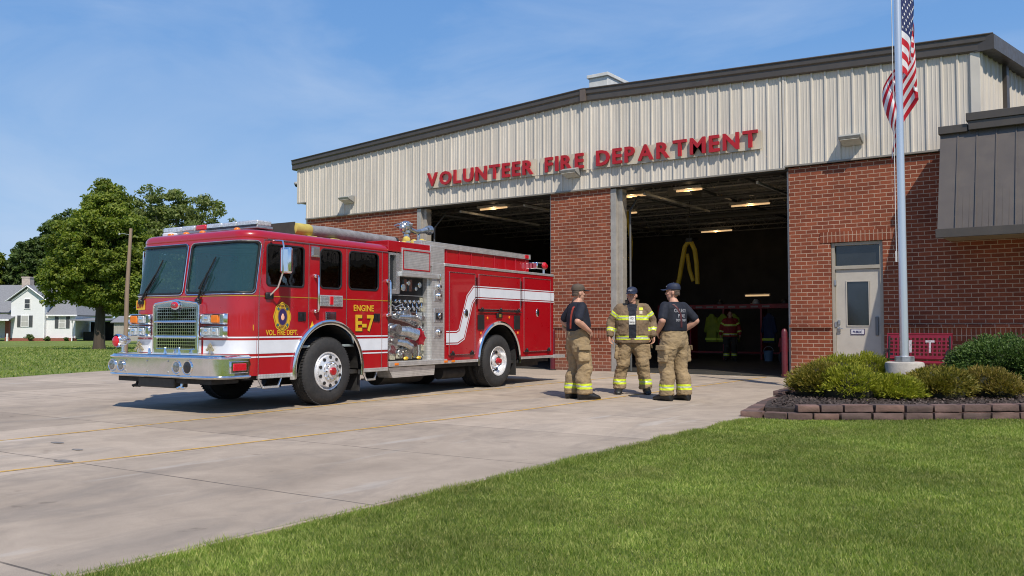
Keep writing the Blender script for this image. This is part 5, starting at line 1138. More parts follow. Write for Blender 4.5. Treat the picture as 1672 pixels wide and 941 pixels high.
for u,z,r in ((1.52,1.38,.03),(1.75,1.36,.035),(1.53,1.02,.05),(2.45,1.14,.03),(1.56,.82,.04),(1.86,.74,.05)): mb=MB(); mb.tube([(px0+.03,u+r*math.cos(a),z+r*math.sin(a)) for a in [2*PI*k/12 for k in range(12)]],.010,5,True); mb.cyl((px0,u,z),(px0+.03,u,z),r*.9); mb.build('valve_wheel',M_steel,T)
mb=MB(); mb.tube([(px0+.02,1.50,1.60),(px0+.05,1.7,1.50),(px0+.05,1.9,1.56)],.012,5); mb.build('hose_line',M_steel,T)
M_lab=P('mottled_label',(.40,.38,.28),.5,.2,.6,45)
for u,z,w_,h_ in ((1.47,.62,.10,.16),(1.62,.62,.12,.10),(1.78,.64,.16,.08),(2.0,.62,.2,.14),(2.25,.63,.08,.2),(2.41,1.44,.09,.10),(2.41,1.2,.07,.12),(2.42,.66,.09,.26),(2.41,1.6,.08,.08)): mb=MB(); mb.bb(px0,u,z,px0+.012,u+w_,z+h_); mb.build('instruction_plate',M_lab,T,smooth=0)
mb=MB(); 
for z in (1.42,1.70): mb.bb(px0,1.43,z,px0+.01,2.5,z+.012)
mb.build('panel_divider',M_steel,T,smooth=0)
# running board under the panel
mb=MB(); mb.bb(-.35,1.40,.515,.03,2.98,.60); mb.build('running_board',M_tread,T,smooth=0,bevel=.008)
mb=MB(); mb.rings([[(-.35,1.42,.50),(-.02,1.42,.50),(-.04,1.56,.33),(-.35,1.56,.33)],[(-.35,2.68,.50),(-.02,2.68,.50),(-.04,2.68,.33),(-.35,2.68,.33)]]); mb.build('step_box',M_tread,T,smooth=0)
mb=MB()
for u,m_ in ((1.52,0),(2.88,1),(3.10,1)): mb.mi=m_; mb.bb(.03,u,.535,.042,u+.10,.575)
mb.build('marker_light',[M_amber,M_redlens],T,smooth=0,bevel=.006)
mb=MB()
for u in (1.95,2.3): mb.ball((-.08,u,.64),(.03,.06,.03),8)
mb.build('brass_cap',M_gold,T)
# ---- rear body
b0,b1=2.94,6.85; zb,zt=.57,2.26; au,az,ar=4.72,.52,.72
arcb=[(au+ar*math.cos(a),az+ar*math.sin(a)) for a in [PI-k*PI/18 for k in range(19)]]
outl=[(b0,zb),(au-ar,zb)]+arcb+[(au+ar,zb),(b1,zb),(b1,zt),(b0,zt)]
for mp in (SP,FPp): mb=MB(); mb.plate(outl,[],mp,.05); mb.build('body_side',M_red,T,smooth=0)
mb=MB(); mb.bb(W+.05,b0,.6,-.05,b0+.05,zt); mb.bb(W+.05,b1-.05,.6,-.05,b1,zt); mb.bb(W+.05,b0,zt-.05,-.05,b1,zt); mb.build('body_end',M_red,T,smooth=0)
liner(4.72,.52,.72,.75); arch(4.72,.52,.70,.765,-.03,.03,M_chrome,'wheel_arch_trim',-6,186)
mb=MB(); mb.bb(W-.01,b0-.02,zt,.012,b1+.02,zt+.05); mb.build('body_top_strip',M_tread,T,smooth=0,bevel=.006)
mb=MB(); mb.bb(-.03,b0,.515,.015,au-ar-.03,.566); mb.bb(-.03,au+ar+.03,.515,.015,b1,.566); mb.build('body_bottom_strip',M_tread,T,smooth=0,bevel=.006)
mb=MB(); mb.bb(W,b1,.50,.02,b1+.50,.565); mb.build('tailboard',M_tread,T,smooth=0,bevel=.008)
M_dtrim=P('door_trim_metal',(.40,.24,.24),.25,.8,.1,6)
doors=[((3.03,.66,3.86,2.17),'left'),((3.97,1.50,5.47,2.17),'mid'),((5.60,.66,6.72,2.19),'right')]
DX=.022
for (u0,z0,u1,z1),nm in doors:
    dp=rr(u0,z0,u1,z1,.012,2)
    if nm=='left': pass
    mb=MB(); mb.plate(dp,[],lambda a,b,w:SP(a,b,w+DX),.0215); d_=mb.build('compartment_door',M_red,T,smooth=0,bevel=.004)
    mb=MB(); mb.tube([SP(a,b,DX+.001) for a,b in rr(u0+.008,z0+.008,u1-.008,z1-.008,.012,2)],.008,6,True); mb.build('door_trim',M_dtrim,d_)
    hs=((u0+.10,z0+.02),(u1-.12,z0+.02)) if nm!='mid' else ((u0+.10,z0-.015),((u0+u1)/2,z0-.015),(u1-.10,z0-.015))
    for hu,hz2 in hs: mb=MB(); mb.box((DX+.012,hu,hz2),(.03,.11,.05)); mb.ball((DX+.02,hu,hz2+.03),.028,8); mb.build('hinge',M_black,d_,bevel=.006)
mb=MB(); mb.tube([SP(3.97,1.47,.03),SP(5.5,1.47,.03)],.012,6); mb.build('hinge_bar',M_black,T)
for u,z in ((3.56,1.42),(6.15,1.47)):
    mb=MB(); mb.ball((DX+.004,u,z),(.014,.065,.085),18); k_=mb.build('latch',M_chrome,T); mb=MB(); mb.ball((DX+.016,u,z),(.006,.035,.05),12); mb.build('latch_recess',M_black,k_)
# body stripe: low, rising, high
def band(w0,w1,m,off):
    low=.975;hi=1.82; ps=[(b0+.005,low),(3.28,low),(3.42,low+.06),(3.68,hi-.14),(3.84,hi),(b1-.005,hi)]
    ps2=[]
    # offset polyline
    V=[Vector(p) for p in ps]; A=[];B=[]
    for i,p in enumerate(V):
        a=(V[i]-V[i-1]).normalized() if i else None; b=(V[i+1]-V[i]).normalized() if i<len(V)-1 else None
        t=((a or b)+(b or a)).normalized(); n=Vector((-t.y,t.x)); c=1/max(.5,n.dot(Vector((-(a or b).y,(a or b).x))))
        A.append(p+n*w0*c); B.append(p+n*w1*c)
    mb=MB(); mb.strip([SP(p.x,p.y,off) for p in A],[SP(p.x,p.y,off) for p in B]); mb.build('white_stripe',m,T,smooth=0)
band(-.085,.085,M_white,DX+.0035); band(.105,.122,M_white,DX+.0035); band(-.122,-.105,M_white,DX+.0035)
for u0 in (3.985-.055,5.535-.0): 
    mb=MB(); mb.bb(.001,u0-.03,1.6,DX+.006,u0+.0,2.1); mb.build('door_gap',M_seam,T,smooth=0)
for u in (4.07,5.36): mb=MB(); mb.bb(.002,u-.11,1.12,.02,u+.11,1.40); mb.build('vent_panel',P('black_vent',(.015,.016,.016),.5),T,smooth=0,bevel=.03)
mb=MB(); mb.bb(.002,4.60,1.345,.03,4.80,1.44); mb.build('fuel_light',[M_black],T,bevel=.008); mb=MB(); mb.bb(.03,4.67,1.36,.036,4.74,1.42); mb.build('fuel_lens',P('brass_plate',(.25,.18,.03),.4),T)
for u,z in ((4.30,1.34),(5.08,1.36),(4.08,1.05),(5.40,1.05)): mb=MB(); mb.ball((.006,u,z),(.01,.03,.03),10); mb.build('reflector_dot',M_amber,T)
# upper tank box and rail
mb=MB(); mb.bb(W+.22,2.95,zt+.05,-.22,6.2,2.60); 
for k in range(8): mb.bb(-.22,3.25+k*.4,zt+.06,-.205,3.28+k*.4,2.59)
mb.build('tank_box',M_red,T,smooth=0,bevel=.006)
mb=MB(); mb.bb(-.27,2.58,2.595,-.19,6.24,2.70); mb.bb(W+.19,2.58,2.595,W+.27,6.24,2.70); mb.bb(W+.19,2.50,2.595,-.19,2.58,2.70); mb.bb(W+.19,6.17,2.595,-.19,6.24,2.70); mb.build('top_rail',M_tread,T,smooth=0,bevel=.006)
mb=MB(); mb.bb(W+.28,2.6,2.55,-.28,6.16,2.66); mb.build('hose_bed_cover',P('dark_cover',(.03,.03,.03),.8),T,smooth=0)
mb=MB(); mb.bb(-.19,6.0,2.61,-.17,6.12,2.68); mb.build('rear_marker',M_redlens,T,smooth=0)
mb=MB(); mb.bb(-.30,6.22,2.40,-.02,6.60,2.54); mb.build('rear_light_housing',M_chrome,T,bevel=.02)
mb=MB(); mb.lathe([(0,.07),(.09,.075),(.12,.05),(.13,.001)],(-.10,6.52,2.48),'x',18); mb.cyl((-.12,6.62,2.48),(-.12,6.74,2.48),.07,.06); mb.build('rear_beacon',M_redlens,T)
mb=MB(); mb.cyl((-.12,6.66,2.28),(-.12,6.66,2.46),.025); mb.build('beacon_post',M_chrome,T)
# ---- roof gear
for x in (-2.17,-1.58,-1.27,-.95,-.32):
    mb=MB(); mb.ball((x,-1.50,2.435),(.035,.03,.026),10); mb.build('marker_light',M_amber,T)
for x in (-2.08,-1.72,-1.35,-.60):
    mb=MB(); mb.ball((x,-1.22,2.555),(.055,.05,.035),10); mb.build('marker_light',M_amber,T)
LB=thing('light_bar',None,None); LB.parent=T; LB.location=(-1.36,-.98,2.57)
mb=MB(); mb.bb(-1.07,-.15,0,1.07,.15,.04); mb.bb(-.8,-.1,-.04,-.7,.1,.01); mb.bb(.7,-.1,-.04,.8,.1,.01); mb.build('bar_base',M_steel,LB,bevel=.01)
for x0,x1,m_ in ((-1.06,-.62,M_clear),(-.62,-.30,M_clear),(-.29,-.06,M_redlens),(-.05,.30,M_clear),(.30,.62,M_clear),(.62,1.06,M_clear)):
    mb=MB(); mb.bb(x0+.006,-.14,.042,x1-.006,.14,.125); mb.build('lens',m_,LB,bevel=.02)
mb=MB(); mb.bb(.0,-.16,.035,1.06,-.142,.06); 
for x in (-.95,-.75,-.5,-.4,.1,.25,.45,.75,.9): mb.ball((x,-.07,.08),(.04,.05,.03),8)
mb.build('bar_reflector',P('lamp_inner',(.05,.05,.06),.2,.6,.3,20),LB)
mb=MB(); mb.bb(-2.25,-1.25,2.53,-2.05,-1.10,2.60); mb.build('roof_speaker',M_white,T,bevel=.02)
mb=MB(); mb.rings([[(-1.25,-.85,2.54),(-.50,-.85,2.54),(-.50,-.85,2.66),(-1.25,-.85,2.66)],[(-1.25,-.2,2.54),(-.50,-.2,2.54),(-.50,-.2,2.77),(-1.25,-.2,2.77)]]); mb.build('roof_box',P('dark_canvas',(.045,.045,.04),.8,0,.2,5),T)
mb=MB(); mb.tube([(-.55,.12,2.67),(-.55,.6,2.68),(-.55,1.4,2.67),(-.55,2.15,2.66)],[.085,.088,.086,.088],20); mb.build('hard_suction_hose',P('grey_ribbed_hose',(.22,.22,.23),.75,0,.25,8,bs=.9,bscale=90),T)
mb=MB(); mb.lathe([(0,.04),(.02,.092),(.34,.095),(.36,.088)],(-.55,-.22,2.67),'y',20); mb.build('hose_sleeve',P('yellow_sleeve',(.50,.40,.10),.7,0,.15,10),T)
mb=MB()
for u in (.1,.6,1.9): mb.bb(-.68,u-.09,2.53,-.42,u+.09,2.575)
mb.build('hose_bracket',P('yellow_bracket',(.48,.38,.08),.7),T,bevel=.01)
mb=MB(); mb.cyl((-.55,2.15,2.66),(-.55,2.22,2.66),.085); mb.build('hose_coupling',M_dark,T)
mb=MB(); 
for k in range(9): mb.ball((-.5+random.uniform(-.15,.1),2.28+random.uniform(-.08,.7),2.62+random.uniform(-.02,.10)),random.uniform(.05,.08),10)
mb.build('canvas_bundle',P('yellow_bundle',(.50,.38,.08),.85,0,.3,14,bs=.6,bscale=40),T)
# deluge gun
mb=MB(); mb.lathe([(0,.09),(.03,.09),(.04,.06),(.24,.055),(.26,.08),(.30,.08)],(-.62,2.62,2.60),'z',20)
mb.ball((-.62,2.60,2.98),(.10,.13,.10),16); mb.ball((-.62,2.50,2.94),.07,12); mb.tube([(-.62,2.62,2.95),(-.60,2.85,2.90),(-.58,3.02,2.93),(-.56,3.10,2.95)],[.045,.04,.045,.06],14); mb.lathe([(0,.07),(.05,.085),(.10,.09),(.11,.05)],(-.56,3.12,2.96),'y',18)
mb.tube([(-.60,2.95,2.90),(-.58,2.9,2.75),(-.58,2.84,2.60)],.02,8); mb.tube([(-.72,2.55+.0,2.95),(-.72,2.40,2.98),(-.60,2.38,3.0)],.018,8)
for a in range(8): mb.ball((-.62+.09*math.cos(a*PI/4),2.60+.11*math.sin(a*PI/4),3.02),.025,8)
mb.build('deck_gun',M_cast,T)
# ------------------------------------------------------------------ people
def hexs(a): return a
M_skin=P('skin',(.50,.27,.19),.5,0,.10,9,spec=.35); 
M_navy=P('navy_cotton',(.006,.0085,.018),.85,0,.2,7,bs=.4,bscale=30); M_cap=P('navy_cap',(.011,.018,.045),.7,0,.1,10); M_capb=P('brown_cap',(.085,.062,.045),.8,0,.2,10)
M_hair=P('short_hair',(.08,.055,.04),.8,0,.3,30,bs=.5,bscale=150); M_boot=P('black_boot',(.012,.012,.012),.45,0,.3,12); M_eye=P('eye_dark',(.02,.015,.012),.2)
M_bunk=P('tan_bunker_cloth',(.30,.215,.115),.9,0,.22,6,bs=.6,bscale=45,dirt=.45); M_coat=P('tan_turnout_coat',(.185,.125,.070),.9,0,.25,6,bs=.6,bscale=45,dirt=.5)
M_hvy=P('lime_yellow_trim',(.60,.72,.03),.5,0,.08,10,emit=.0); M_silv=P('silver_reflective',(.50,.55,.46),.35,.2,.1,12); M_susp=P('red_suspender',(.35,.05,.03),.6,0,.2,10); M_wtxt=P('white_print',(.50,.50,.54),.7); M_belt=P('black_belt',(.01,.01,.01),.5)
def ell(c,rx,ry,n=28,yaw=0,tilt=0):
    return [Vector(c)+Vector((rx*math.cos(a)*math.cos(yaw)-ry*math.sin(a)*math.sin(yaw),rx*math.cos(a)*math.sin(yaw)+ry*math.sin(a)*math.cos(yaw),tilt*math.sin(a))) for a in [2*PI*k/n for k in range(n)]]
def loft(mb,rs): mb.rings([ell(*r) for r in rs],True,True)
def wrinkle(me,amp,fr,seed,zs=1,horiz=0):
    me.update(); co=[v.co.copy() for v in me.vertices]; no=[v.normal.copy() for v in me.vertices]
    for v,c,n in zip(me.vertices,co,no):
        d=noise.noise(Vector((c.x*fr+seed,c.y*fr,c.z*fr*zs)))+.5*noise.noise(Vector((c.x*fr*2.2,c.y*fr*2.2+seed,c.z*fr*zs*2.2)))
        d=1-abs(d)*2.2 if horiz else d
        v.co=c+n*d*amp
def hand(mb,w,dirv,pn,side,curl=.5,fist=False):
    """palm + 4 fingers + thumb. w wrist, dirv hand direction, pn palm normal (faces inward), side = thumb direction"""
    d=Vector(dirv).normalized(); n=Vector(pn).normalized(); s=d.cross(n).normalized()*side; n=s.cross(d).normalized()*side
    for k in (-1.2,-.4,.4,1.2):
        b=w+d*.012+s*k*.012; e=w+d*.088+s*k*.021; mb.caps([(b,.019),(e,.0145)],8)
    for k,L in zip((1.25,.42,-.42,-1.25),(.072,.082,.076,.06)):
        p=w+d*.088+s*k*.0215; r=.0098; q=d.copy(); pts=[(p,r)]
        for j,f in enumerate((.45,.3,.25)):
            ang_=curl*(.45+.55*j); q=(d*math.cos(ang_)+n*math.sin(ang_)+s*k*.06).normalized(); p=p+q*L*f; pts.append((p.copy(),r*(1-.09*(j+1))))
        mb.caps(pts,8)
    p=w+d*.025+s*.024; t1=(d*.65+s*.65+n*.35).normalized(); t2=(d*.9+s*.2+n*.4).normalized()
    mb.caps([(p,.016),(p+t1*.042,.0125),(p+t1*.042+t2*.032,.0105),(p+t1*.042+t2*.055,.009)],8)
M_susp2=P('dark_suspender',(.06,.01,.012),.6,0,.2,10)
def person(label,loc,face,build=1.0,height=1.0,head_yaw=0,head_pitch=0,arms=None,feet=None,jacket=False,cap='navy',hair=M_hair,shirt=M_navy,susp=False,back_text=None,coatmat=None,bunk=None,seed=1,lean=0,vest=False,sm=None,extras=True,grp='firefighters in bunker trousers on the driveway'):
    """local frame: person faces -Y, left hand towards +X"""
    t=thing('person',label,'person',loc,face,grp); t.scale=(height,)*3
    bunk=bunk or M_bunk; B=build
    hip=.93; fL,fR=feet or ((.15,-.02),(-.15,.02))
    sh=[Vector((s*(.185*B**.5+(.0 if jacket else .0)),.01,1.425)) for s in (1,-1)]
    # arms: [(elbow, wrist, handdir, palmnormal)]
    arms=arms or [(Vector((.30,.03,1.18)),Vector((.34,-.04,.93)),(0.05,-.15,-1),(-1,0,0)),(Vector((-.30,.03,1.18)),Vector((-.34,-.04,.93)),(-.05,-.15,-1),(1,0,0))]
    # ---------- body (one continuous surface)
    mb=MB()
    loft(mb,[((0,.0,.86),.15,.11),((0,0,.98),.165,.115),((0,0,1.12),.155*B,.11*B),((0,0,1.3),.175,.115),((0,0,1.41),.16,.10),((0,.01,1.47),.10,.075)])
    for s,f in ((1,fL),(-1,fR)):
        mb.caps([(Vector((s*.09,0,.90)),.095),(Vector((s*.09+(f[0]-s*.09)*.5,-.02+f[1]*.5,.5)),.062),(Vector((f[0],f[1]+.02,.10)),.045)],10)
        mb.caps([(Vector((f[0],f[1]+.02,.085)),.036),(Vector((f[0]+s*.01,f[1]-.10,.04)),.024)],8)
    for k,(e,w,hd,pn) in enumerate(arms):
        mb.caps([(sh[k],.062),(sh[k].lerp(e,.4),.060),(e,.052),(e.lerp(w,.3),.053),(e.lerp(w,.75),.040),(w,.031)],10)
        hand(mb,w,hd,pn,1 if k==0 else -1,.75)
    # head group
    Mh=Matrix.Translation((0,-.012,1.470))@Matrix.Rotation(head_yaw,4,'Z')@Matrix.Rotation(head_pitch,4,'X')@Matrix.Translation((0,-.0,-1.56))
    hp=lambda x,y,z:Mh@Vector((x,y,z)); rot=Mh.to_3x3()
    mb.caps([(Vector((0,.015,1.44)),.082),(hp(0,.0,1.60),.066)],12)
    mb.ball(hp(0,.0,1.735),(.076,.096,.098),18,rot); mb.ball(hp(0,-.022,1.672),(.062,.076,.072),16,rot); mb.ball(hp(0,-.052,1.628),(.040,.036,.030),12,rot)
    mb.ball(hp(0,-.088,1.752),(.055,.018,.014),12,rot)            # brow
    mb.caps([(hp(0,-.092,1.735),.010),(hp(0,-.112,1.700),.0135)],8); mb.ball(hp(.010,-.103,1.697),.009,8); mb.ball(hp(-.010,-.103,1.697),.009,8)
    mb.ball(hp(0,-.090,1.668),(.024,.012,.007),10,rot); mb.ball(hp(0,-.088,1.656),(.021,.012,.007),10,rot)
    for s in (1,-1):
        mb.ball(hp(s*.044,-.068,1.700),(.022,.022,.018),10,rot); mb.ball(hp(s*.079,.008,1.712),(.012,.020,.032),10,rot)
    me=remesh(mb,.0062,4); mkobj('body',me,M_skin,t,smooth=180)
    for s in (1,-1):
        e=MB(); e.ball(hp(s*.030,-.086,1.733),(.013,.007,.0065),10,rot); e.build('eye',M_eye,t)
    # hair
    mb=MB(); mb.ball(hp(0,.010,1.745),(.0815,.094,.092),24,rot); mb.ball(hp(0,.045,1.700),(.070,.060,.060),18,rot)
    hm=mb.mesh(); bmh=bmesh.new(); bmh.from_mesh(hm); inv=Mh.inverted()
    dl=[v for v in bmh.verts if ((inv@v.co).y<-.035 and (inv@v.co).z<1.80) or (inv@v.co).z<1.665 or ((inv@v.co).y<.022 and (inv@v.co).z<1.735)]
    bmesh.ops.delete(bmh,geom=dl,context='VERTS'); bmh.to_mesh(hm); bmh.free(); mkobj('hair',hm,hair,t,smooth=180)
    # cap
    if cap:
        cm={'navy':M_cap,'brown':M_capb}[cap]; mb=MB(); rs=[]
        for z,r,oy in ((1.765,1.0,0),(1.79,1.02,0),(1.815,.99,0),(1.838,.88,.002),(1.855,.66,.004),(1.864,.36,.005),(1.868,.06,.006)):
            rs.append([Mh@Vector((.088*r*math.cos(a),.006+oy+.106*r*math.sin(a),z)) for a in [2*PI*k/28 for k in range(28)]])
        mb.rings(rs,True,True); mb.ball(hp(0,.006,1.868),.008,6); cb=mb.build('cap',cm,t,smooth=60)
        mb=MB(); A=[];Bm=[]
        for k in range(17):
            a=R(200+140*k/16); A.append(Mh@Vector((.086*math.cos(a),.006+.104*math.sin(a),1.770)))
            u=(k-8)/8; Bm.append(Mh@Vector((.072*u*1.05,-.100-.088*math.sqrt(max(0,1-u*u*.92)),1.762-.016*u*u)))
        C_=[p+rot@Vector((0,0,.005)) for p in Bm]; D=[p+rot@Vector((0,0,.006)) for p in A]; mb.strip(A,Bm); mb.strip(Bm,C_); mb.strip(C_,D); mb.build('cap_bill',M_black if cap=='brown' else cm,cb,smooth=60)
        if cap=='navy':
            m4=Mh@Matrix.Translation((-.03,-.100,1.797))@Matrix.Rotation(R(80),4,'X'); me,_=fit_text('FD',.06,.024,.003,m4,.02); mkobj('cap_lettering',me,M_wtxt,cb,smooth=0)
    # ---------- trousers
    mb=MB(); wz=1.07
    loft(mb,[((0,.0,.80),.185*B,.14*B),((0,.0,.88),.205*B,.16*B),((0,0,.98),.205*B,.158*B),((0,0,wz),.19*B,.145*B),((0,0,wz+.03),.185*B,.14*B)])
    for s,f in ((1,fL),(-1,fR)):
        kx=s*.105+(f[0]-s*.105)*.5; ky=-.035+f[1]*.5
        loft(mb,[((s*.095,.0,.92),.115*B,.145*B),((s*.105,-.005,.78),.122*B,.135*B),((kx*.96,ky+.01,.60),.108,.118),((kx,ky,.48),.108,.12),((kx+(f[0]-kx)*.4,ky+.04+(f[1]-ky)*.3,.36),.100,.115),((f[0],f[1]+.015,.20),.102,.118),((f[0],f[1]+.01,.105),.106,.125),((f[0],f[1]+.01,.085),.104,.122)])
        # cargo pocket
        mb.box((s*(.205*B+.0)+ (f[0]-s*.1)*.25,-.0,.70),(.05,.185,.235),0,0,R(-4*s)); 
    me=remesh(mb,.0105,7); wrinkle(me,.013,5.5,seed,1.5); wrinkle(me,.0065,11,seed+7,1.6,1); tr=mkobj('trousers',me,[bunk,M_hvy,M_silv],t,smooth=180)
    for p in tr.data.polygons:
        z=p.center.z+.006*noise.noise(p.center*6)
        if .165<z<.245: p.material_index=2 if .192<z<.218 else 1
    # pocket flaps
    for s,f in ((1,fL),(-1,fR)):
        mb=MB(); mb.box((s*(.247*B)+(f[0]-s*.1)*.25,0,.795),(.012,.205,.075),0,0,R(-6*s)); mb.build('pocket_flap',bunk,t,bevel=.006)
    # boots
    for s,f in ((1,fL),(-1,fR)):
        mb=MB(); rs=[]
        for y,w_,h0 in ((.12,.040,.11),(.095,.056,.16),(.03,.062,.17),(-.04,.062,.14),(-.10,.066,.10),(-.165,.066,.08),(-.21,.054,.062),(-.235,.028,.04)):
            rs.append([Vector((f[0]+s*.01+w_*math.cos(a)+(-(y))*.08*s,f[1]+y,max(.0,h0*.5+h0*.52*math.sin(a)))) for a in [2*PI*k/16 for k in range(16)]])
        mb.rings(rs,True,True); mb.build('boot',M_boot,t,smooth=70)
    # ---------- upper garment
    mb=MB(); J=1.0+(.10 if jacket else 0)
    if jacket: R_=[((0,.0,.84),.245*B,.175*B),((0,0,.98),.245*B,.178*B),((0,0,1.12),.235*B,.175*B),((0,0,1.28),.235*B,.17*B),((0,.01,1.38),.225*B**.5,.150*B**.5),((0,.015,1.455),.165,.118),((0,.012,1.50),.105,.095)]
    else: R_=[((0,.0,1.045),.198*B,.158*B),((0,-.012,1.12),.205*B,.178*B),((0,-.008,1.22),.203*B,.170*B),((0,0,1.32),.208*B**.5,.155*B**.5),((0,.008,1.40),.200*B**.5,.135*B**.5),((0,.012,1.455),.145,.105),((0,.012,1.488),.085,.082)]
    loft(mb,R_)
    for k,(e,w,hd,pn) in enumerate(arms):
        if jacket: mb.caps([(Vector((sh[k].x*.5,.012,1.435)),.075),(sh[k]+Vector((0,0,-.015)),.090),(sh[k].lerp(e,.5),.088),(e,.074),(e.lerp(w,.5),.070),(e.lerp(w,.90),.062)],12)
        else: mb.caps([(Vector((sh[k].x*.5,.012,1.425)),.062),(sh[k]+Vector((0,0,-.010)),.076),(sh[k].lerp(e,.45),.076),(sh[k].lerp(e,.80),.074)],12)
    me=remesh(mb,.0095,6); wrinkle(me,.010 if jacket else .006,6,seed+3,1.2)
    if jacket: wrinkle(me,.006,12,seed+9,1.2,1)
    up=mkobj('turnout_coat' if jacket else 'shirt',me,[coatmat or (M_coat if jacket else shirt),M_hvy,M_silv,M_navy],t,smooth=180)
    if jacket:
        for p in up.data.polygons:
            c=p.center; dz=[]; i=0
            armk=None
            for k,(e,w,hd,pn) in enumerate(arms):
                for a,b in ((sh[k],e),(e,w)):
                    ab=b-a; q=(c-a).dot(ab)/ab.length_squared
                    if -.1<q<1.15:
                        dist=(c-(a+ab*q)).length
                        if dist<.105 and (armk is None or dist<armk[0]): armk=(dist,k,(a is sh[k]),q*ab.length,ab.length)
            onarm=armk is not None and abs(c.x)>.20*B and (c.z<1.42)
            if onarm:
                L=armk[3]
                if armk[2] and .10<L<.165: i=2 if .122<L<.143 else 1
                if not armk[2] and armk[4]*.90-.105<L<armk[4]*.90-.045: i=2 if .065<armk[4]*.90-L<.085 else 1
            else:
                for z0 in (1.225,.895):
                    if z0<c.z<z0+.07: i=2 if z0+.024<c.z<z0+.046 else 1
                if c.y<-.02 and abs(c.x)<.062+.03*max(0,(c.z-1.35)/.15) and c.z>.93 and extras: i=3
                if c.y<-.02 and c.z<=.93 and abs(c.x)<.03: i=0
            p.material_index=i
        # collar
        mb=MB(); rs=[]
        for z,r,dy in ((1.445,.115,0),(1.50,.112,.0),(1.555,.118,.004),(1.552,.108,.004),(1.49,.098,0)):
            rs.append([Vector(((r)*math.sin(a),.012+dy-r*.95*math.cos(a),z-.015*math.cos(a))) for a in [R(38+284*k/24) for k in range(25)]])
        mb.rings(rs,False,False); mb.build('collar',coatmat or M_coat,t,smooth=60)
    bvh=BVHTree.FromPolygons([v.co.copy() for v in up.data.vertices],[tuple(p.vertices) for p in up.data.polygons])
    def drape(me,dirv,off=.004,nm='print',m=M_wtxt,par=None):
        bm2=bmesh.new(); bm2.from_mesh(me); 
        for _ in range(1):
            for v in bm2.verts:
                o=v.co-Vector(dirv)*.6; h=bvh.ray_cast(o,Vector(dirv))
                if h[0] is not None: v.co=h[0]-Vector(dirv)*off
        bm2.to_mesh(me); bm2.free(); return mkobj(nm,me,m,par or up,smooth=0)
    def patch(x0,x1,z0,z1,dirv,nm,m,off=.004,n=8):
        g=np.array([[x0+(x1-x0)*i/n,0,z0+(z1-z0)*j/n] for i in range(n+1) for j in range(n+1)]); return drape(grid_mesh(g,n+1,n+1),dirv,off,nm,m)
    if back_text:
        for s,z,w_,h_ in back_text:
            m4=Matrix.Translation((w_/2,0,z))@Matrix.Rotation(R(180),4,'Z')@Matrix.Rotation(R(90),4,'X'); me,_=fit_text(s,w_,h_,.0,m4,.03)
            drape(me,(0,-1,0),.005,'back_lettering')
    if susp:
        for pth in susp:
            for i in range(len(pth)-1):
                (xa,za,sa),(xb,zb_,sb)=pth[i],pth[i+1]; n=6
                g=[]
                for j in range(n+1):
                    f=j/n; x=xa+(xb-xa)*f; z=za+(zb_-za)*f
                    for e in (-.017,.017): g.append([x+e,0,z])
                drape(grid_mesh(np.array(g),n+1,2),(0,sa,0),.007,'suspender',sm or M_susp)
    if not jacket:
        mb=MB(); mb.rings([ell((0,0,z),.197*B,.152*B) for z in (1.045,1.075)],True,False); mb.build('belt',M_belt,t,smooth=60)
    return t,up,patch,drape
# positions and facings: local -Y is the facing direction
def faceto(dx,dy): return math.atan2(dy,dx)+PI/2
hipL=(Vector((.35,.10,1.20)),Vector((.225,-.085,1.035)),(-.75,-.35,-.6),(-.2,.9,.0)); hipR=(Vector((-.40,.10,1.20)),Vector((-.225,-.085,1.035)),(.75,-.35,-.6),(.2,.9,0))
# man with brown cap, seen from his right-back side, faces to the right of the view
cr=Vector((.816,.578)); cf=Vector((-.578,.816))
G0=(-7.38,12.28,.02)
d=cr*.95+cf*.32
t,up,patch,drape=person('man in brown cap, navy shirt and red suspenders, facing right, hands at his waist',G0,faceto(d.x,d.y),build=1.06,height=1.055,head_yaw=R(4),cap='brown',
    arms=[hipL,(Vector((-.33,.14,1.19)),Vector((-.235,-.10,1.04)),(.6,-.6,-.45),(.2,.9,0))],feet=((.13,.03),(-.14,-.06)),seed=3,susp=[[(-.09,1.08,-1),(-.10,1.25,-1),(-.115,1.42,-1)],[(.09,1.08,1),(.10,1.25,1),(.10,1.44,1)],[(-.09,1.08,1),(-.10,1.25,1),(-.10,1.44,1)]])
mb=MB(); mb.plate(rr(-.035,-.04,.035,.04,.01),[],lambda a,b,w:Vector((-.262,.05+a,1.335+b)),0.002); mb.build('sleeve_patch',M_wtxt,t,smooth=0)
# man hidden behind him
p2=Vector(G0[:2])+cf*.55+cr*.03
person('man in a tan shirt mostly hidden behind the man in the brown cap',(p2.x,p2.y,.02),faceto(d.x,d.y),build=1.0,height=.965,jacket=False,cap=None,arms=[hipL,(Vector((-.33,.14,1.19)),Vector((-.235,-.10,1.04)),(.6,-.6,-.45),(.2,.9,0))],feet=((.13,.02),(-.13,-.04)),seed=21,coatmat=P('faded_tan_shirt',(.22,.18,.11),.9,0,.3,8))
